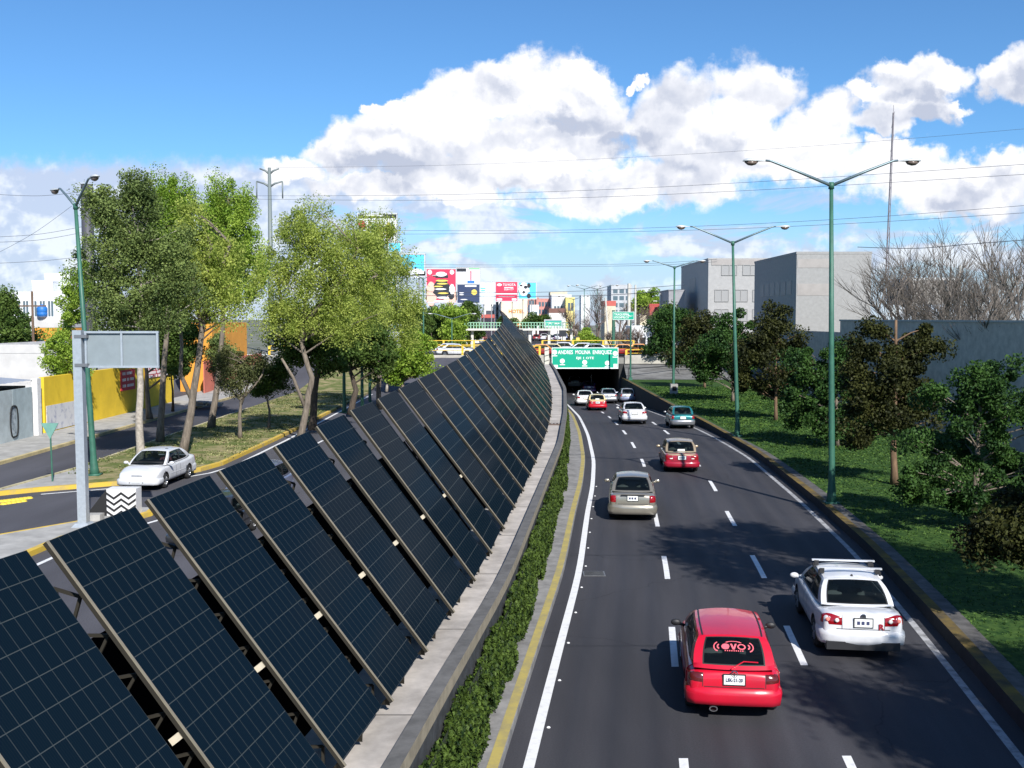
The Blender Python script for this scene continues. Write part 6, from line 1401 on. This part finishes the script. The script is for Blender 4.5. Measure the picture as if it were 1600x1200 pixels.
# 2 white saloon with roof rack
S = dict(SEDAN, tail2=None, skirt=True, pbars=1, mould=p_white, zb=.26); r = finish(S, car(S, 'saloon_car', 'white saloon with silver bars of a roof rack, at the right kerb', group=cg, paintm=p_white)); E = S['_ext']; hw = E['hw']; ye = E['ye']
for y in (-.62, .16):
    me = MB(); z = 1.575; me.bar((-.70, y, z), (.70, y, z), .07, .035); rk = me.build('roof_bar', mat('rack_silver', (.72, .73, .75), .35, .4), r)
    for s in (-1, 1): me = MB(); me.box((s * .60, y, z - .06), (.10, .12, .11)); me.box((s * .66, y, z - .11), (.03, .1, .1)); me.build('rack_foot', trim_m, rk)
me = MB(); me.lathe([(0, .055), (.02, .05), (.032, .0)], (0, -.90, 1.45), 10); me.build('antenna', trim_m, r)
loc, nor, _, _ = E['bvh'].ray_cast(Vector((0, ye - 1, .945)), Vector((0, 1, 0))) if False else (Vector((0, ye, .93)), None, None, None)
me = MB(); me.lathe([(.0, .012), (.05, .014), (.062, .0)], (0, 0, 0), 18); me.v = [(v[0], ye + .012 - v[2], .925 + v[1]) for v in me.v]; me.build('badge', chrome, r)
txt('R', .17, 'badge_letter', mat('badge_red', (.35, .01, .02), .4), r, Matrix.Translation((.36, ye - .016, .72)) @ RX @ Matrix.Rotation(.0, 4, 'Z'), sx=1.1)
for s in (-1, 1): me = MB(); me.box((s * .52, ye + .0, .31), (.28, .03, .035)); me.build('fog_reflector', lamp_red, r)
for s in (-1, 1):
    for k in (0.62, .82): me = MB(); me.lathe([(0, .02), (.03, .016), (.045, 0)], (0, 0, 0), 12); yy = ye - (.035 if k < .7 else -.02); me.v = [(s * hw * k + v[0], yy - v[2], .85 + v[1]) for v in me.v]; me.build('lamp_bulb', lamp_clear if k < .7 else mat('bulb_bright', (.8, .25, .2), .2), r)
me = MB()
for s in (-1, 1): 
    me.lathe([(0, 0), (.1, .02), (.12, .1), (.09, .17), (0, .18)], (s * .36, -.9, 1.0), 10)
place(r, 1334, 1010); r.location.x -= .0
# 3 champagne saloon
S = dict(FOCUS, mirror=p_gold, mould=p_gold, bump=(.26, .60), pbars=1); r = finish(S, car(S, 'saloon_car', 'champagne gold saloon in the left lane', group=cg, paintm=p_gold)); E = S['_ext']
me = MB(); me.bar((-.42, -2.205, .94), (.42, -2.205, .94), .02, .035); me.build('boot_trim', trim_m, r); place(r, 988, 808)
# 4 taxi
S = dict(BOXY, mirror=p_taxi_g, tail2=lamp_clear, pbars=1); r = finish(S, car(S, 'taxi', 'taxi with gold roof and dark red lower body, in the middle lane', 'taxi', cg, paintm=p_taxi_r, top=p_taxi_g)); E = S['_ext']
me = MB(); me.box((0, -1.66, .975), (1.36, .36, .02)); me.v = [(v[0], v[1], v[2] - .0) for v in me.v]; E['onbody']('boot_lid', [(-.66, -1.98, .93), (.66, -1.98, .93), (.66, -1.45, .95), (-.66, -1.45, .95)], p_taxi_g, off=.008, nu=10, nv=5)
E['onbody']('boot_rear', [(-.74, -2.1, .85), (.74, -2.1, .85), (.74, -2.05, .95), (-.74, -2.05, .95)], p_taxi_g, off=.009, nu=10, nv=2)
me = MB(); me.box((0, -1.50, 1.0), (.34, .03, .10)); me.build('shelf_sign', plate_m, r); place(r, 1063, 735); TAXI = r
# 5 white saloon mid lane
S = dict(SEDAN, mould=p_white, tail=(.6, .76, .93, .2, .03)); r = finish(S, car(S, 'saloon_car', 'white saloon in the middle lane with red lamps, behind the teal hatchback level', group=cg, paintm=p_white)); r['label'] = 'bright white saloon level with the teal hatchback'
place(r, 990, 662); WHITE = r
# 6 teal hatch
S = dict(SMALL, mould=p_greyp, bumpm=p_greyp, mirror=p_greyp); r = finish(S, car(S, 'hatchback', 'teal hatchback with grey bumper by the right edge line', group=cg, paintm=p_teal, top=p_teal)); place(r, 1065, 669); TEAL = r
def recolor(root, m0, m1):
    def rec(o):
        if o.type == 'MESH':
            for s in o.material_slots:
                if s.material in m0:
                    k = m1[m0.index(s.material)]; s.link = 'OBJECT'; s.material = k
        for c in CH.get(o.name, ()): rec(c)
    rec(root)
def dupcar(src, label, cols, group, cat=None, scale=1):
    r = copy_tree(src); r['label'] = label; r['group'] = group; r['_wr'] = src['_wr']
    if cat: r['category'] = cat
    recolor(r, cols[0], cols[1]); return r
place(dupcar(TAXI, 'small red car with a pale roof and cream seats showing through its window', ([p_taxi_r, p_taxi_g], [paint('red2', (.50, .01, .025)), p_gtop]), cg, 'car'), 933, 641)
place(dupcar(WHITE, 'white saloon partly hidden behind the small red pale roofed car', ([p_white], [paint('white2', (.70, .70, .70))]), cg), 914, 634)
place(dupcar(WHITE, 'pale silver saloon right of the small red car', ([p_white], [p_silver]), cg), 951, 630)
place(dupcar(TEAL, 'silver blue hatchback near the shaded wall, before the underpass', ([p_teal, p_greyp], [p_silver, p_blue]), cg), 980, 629)
vi = dupcar(TEAL, 'dark violet hatchback at the dark mouth of the underpass, with a small flag', ([p_teal, p_greyp], [p_viol, p_viol]), cg); place(vi, 920, 614)
me = MB(); me.tube([(.3, -.9, 1.4), (.3, -.95, 2.25)], .02, 5); me.box((.3, -.98, 2.15), (.03, .3, .28)); me.build('flag', plate_m, vi)
place(dupcar(WHITE, 'white car going into the dark underpass, just below the green sign', ([p_white], [p_white]), cg), 898, 606)
# left carriageway
S = dict(FOCUS, mirror=p_white, mould=p_white, L=4.5); wf_ = finish(S, car(S, 'saloon_car', 'white saloon coming towards the viewer beside the yellow kerb, its window open', group=None, paintm=p_white)); E = S['_ext']
E['onbody']('grille', [(-.22, 2.25, .60), (.22, 2.25, .60), (.22, 2.25, .65), (-.22, 2.25, .65)], trim_m, off=.012); E['onbody']('lower_grille', [(-.45, 2.25, .32), (.45, 2.25, .32), (.4, 2.25, .40), (-.4, 2.25, .40)], trim_m, off=.07, tree_=E['bvh'])
me = MB(); me.box((0, 2.335, .44), (.34, .012, .15)); me.build('number_plate', plate_m, wf_)
pf = gnd(221, 767, ZG); wf_.rotation_euler = (0, 0, math.pi - .06); wf_.location = Vector((pf.x + .0, pf.y + 2.1, ZG))
def dull(src, lab, cols, x, y, z, hd, group, cat=None):
    r = dupcar(src, lab, cols, group, cat); r.location = (x, y, z); r.rotation_euler = (0, 0, hd); return r
lg = 'cars on the carriageway behind the panels'
b = gnd(285, 868, ZG); dull(TAXI, 'dark grey old car glimpsed between the third and fourth panels', ([p_taxi_r, p_taxi_g], [p_dark, p_dark]), b.x + .3, b.y + 2.6, ZG, math.pi - .1, lg, 'car')
b = gnd(385, 800, ZG); dull(TEAL, 'pale blue car glimpsed through the gap beside the fifth panel', ([p_teal, p_greyp], [p_blue, p_blue]), b.x, b.y + 2, ZG, math.pi - .1, lg)
def driver(par, x, y, z, lab):
    bm_ = bmesh.new(); P = [(0, 0, 0), (0, .02, .28), (0, .04, .46), (0, .02, .54), (0, .0, .64), (0, -.0, .74), (.19, .03, .44), (.26, .20, .24), (.14, .44, .30), (-.19, .03, .44), (-.25, .20, .22), (-.12, .44, .30)]
    E = [(0, 1), (1, 2), (2, 3), (3, 4), (4, 5), (2, 6), (6, 7), (7, 8), (2, 9), (9, 10), (10, 11)]; Rr = [.16, .16, .13, .055, .095, .075, .065, .05, .035, .065, .05, .035]
    me = bpy.data.meshes.new('person'); me.from_pydata(P, E, []); o = bpy.data.objects.new('person', me); COL.objects.link(o); sk = o.modifiers.new('k', 'SKIN')
    for i, v in enumerate(me.skin_vertices[0].data): v.radius = (Rr[i], Rr[i] * .8)
    me.skin_vertices[0].data[0].use_root = True; s = o.modifiers.new('s', 'SUBSURF'); s.levels = 2
    bpy.context.view_layer.update(); m2 = bpy.data.meshes.new_from_object(o.evaluated_get(bpy.context.evaluated_depsgraph_get())); o.modifiers.clear(); o.data = m2
    m2.materials.append(mat('shirt', (.30, .10, .12), .9)); m2.materials.append(mat('skin', (.42, .22, .15), .6))
    for p in m2.polygons: p.material_index = 1 if p.center.z > .52 or p.center.y > .26 else 0; p.use_smooth = True
    M = par.matrix_basis; o.location = M @ Vector((x, y, z)); o.rotation_euler = par.rotation_euler; tag(o, lab, 'person')
    h = MB(); h.lathe([(0, .0), (.07, -.01), (.10, -.06), (.105, -.12)], (0, -.015, .84), 12); adopt(h.build('hair', mat('hair_dark', (.015, .012, .01), .8), None, True), o)
bpy.context.view_layer.update(); driver(wf_, -.36, .02, .62, 'driver in a dark pink shirt at the wheel of the white saloon')
# cars crossing on the bridge
bgp = 'cars crossing on the bridge'; tr_ = [p_taxi_r, p_taxi_g]
zc_ = ZD + .05
for (px, y, hd, src, cols, lab, cat) in ((849, 128.5, -1.57, TAXI, (tr_, [paint('maroon', (.30, .02, .02)), p_orange]), 'orange taxi on the bridge just right of the panels', 'taxi'), (866, 131.5, -1.57, TAXI, (tr_, [p_orange, p_gtop]), 'second orange taxi on the bridge, behind the first', 'taxi'),
        (877, 135.5, 1.57, WHITE, ([p_white], [p_white]), 'white car on the bridge above the left end of the green sign', None), (932, 128.3, -1.57, WHITE, ([p_white], [p_silver]), 'silver grey car on the bridge above the word on the green sign', None),
        (976, 129, -1.57, TAXI, (tr_, [paint('maroon', (.30, .02, .02)), p_orange]), 'orange taxi on the bridge at the right end of the green sign', 'taxi'), (1000, 131, -1.57, TAXI, (tr_, [p_orange, p_orange]), 'orange taxi on the bridge behind the guide sign post', 'taxi'),
        (696, 131, 1.5, TEAL, ([p_teal, p_greyp], [p_white, p_greyp]), 'white car on the bridge by the left yellow railing', None), (712, 127.5, -1.5, WHITE, ([p_white], [p_white]), 'second white car on the bridge by the left yellow railing, lower one', None), (905, 133.5, 1.57, TEAL, ([p_teal, p_greyp], [p_white, p_white]), 'white hatchback on the bridge behind the green sign', None)):
    dull(src, lab, cols, at(px, 545, y).x, y, zc_, hd, bgp, cat)
fgp = 'distant cars beyond the bridge'
for (px, py, hd, src, cols, lab) in ((838, 533, 0, TEAL, ([p_teal, p_greyp], [paint('maroon', (.30, .02, .02)), p_dark]), 'dark red car beyond the bridge, left of a waiting group'), (850, 532, 0, WHITE, ([p_white], [p_white]), 'white car in the waiting group beyond the bridge'),
        (860, 534, .1, TEAL, ([p_teal, p_greyp], [p_viol, p_dark]), 'dark violet car in the waiting group beyond the bridge'), (870, 532, 0, WHITE, ([p_white], [p_silver]), 'silver car in the waiting group beyond the bridge'), (882, 530, -.1, TEAL, ([p_teal, p_greyp], [p_blue, p_blue]), 'blue grey car alone on the ramp beyond the bridge'),
        (757, 522, 2.9, WHITE, ([p_white], [p_blue]), 'pale blue car on the far left road, lower of two'), (762, 519, 2.9, TEAL, ([p_teal, p_greyp], [p_white, p_white]), 'white car on the far left road, upper of two'), (745, 538, 2.95, WHITE, ([p_white], [p_white]), 'white car on the far left road beside the panel tops'), (753, 533, 2.95, TEAL, ([p_teal, p_greyp], [paint('maroon', (.30, .02, .02)), p_dark]), 'dark red car on the far left road beside the panel tops')):
    b = gnd(px, py, 2.39); dull(src, lab, cols, b.x, b.y, 2.39, hd, fgp)
for o in bpy.data.objects:
    if '_wr' in o: del o['_wr']
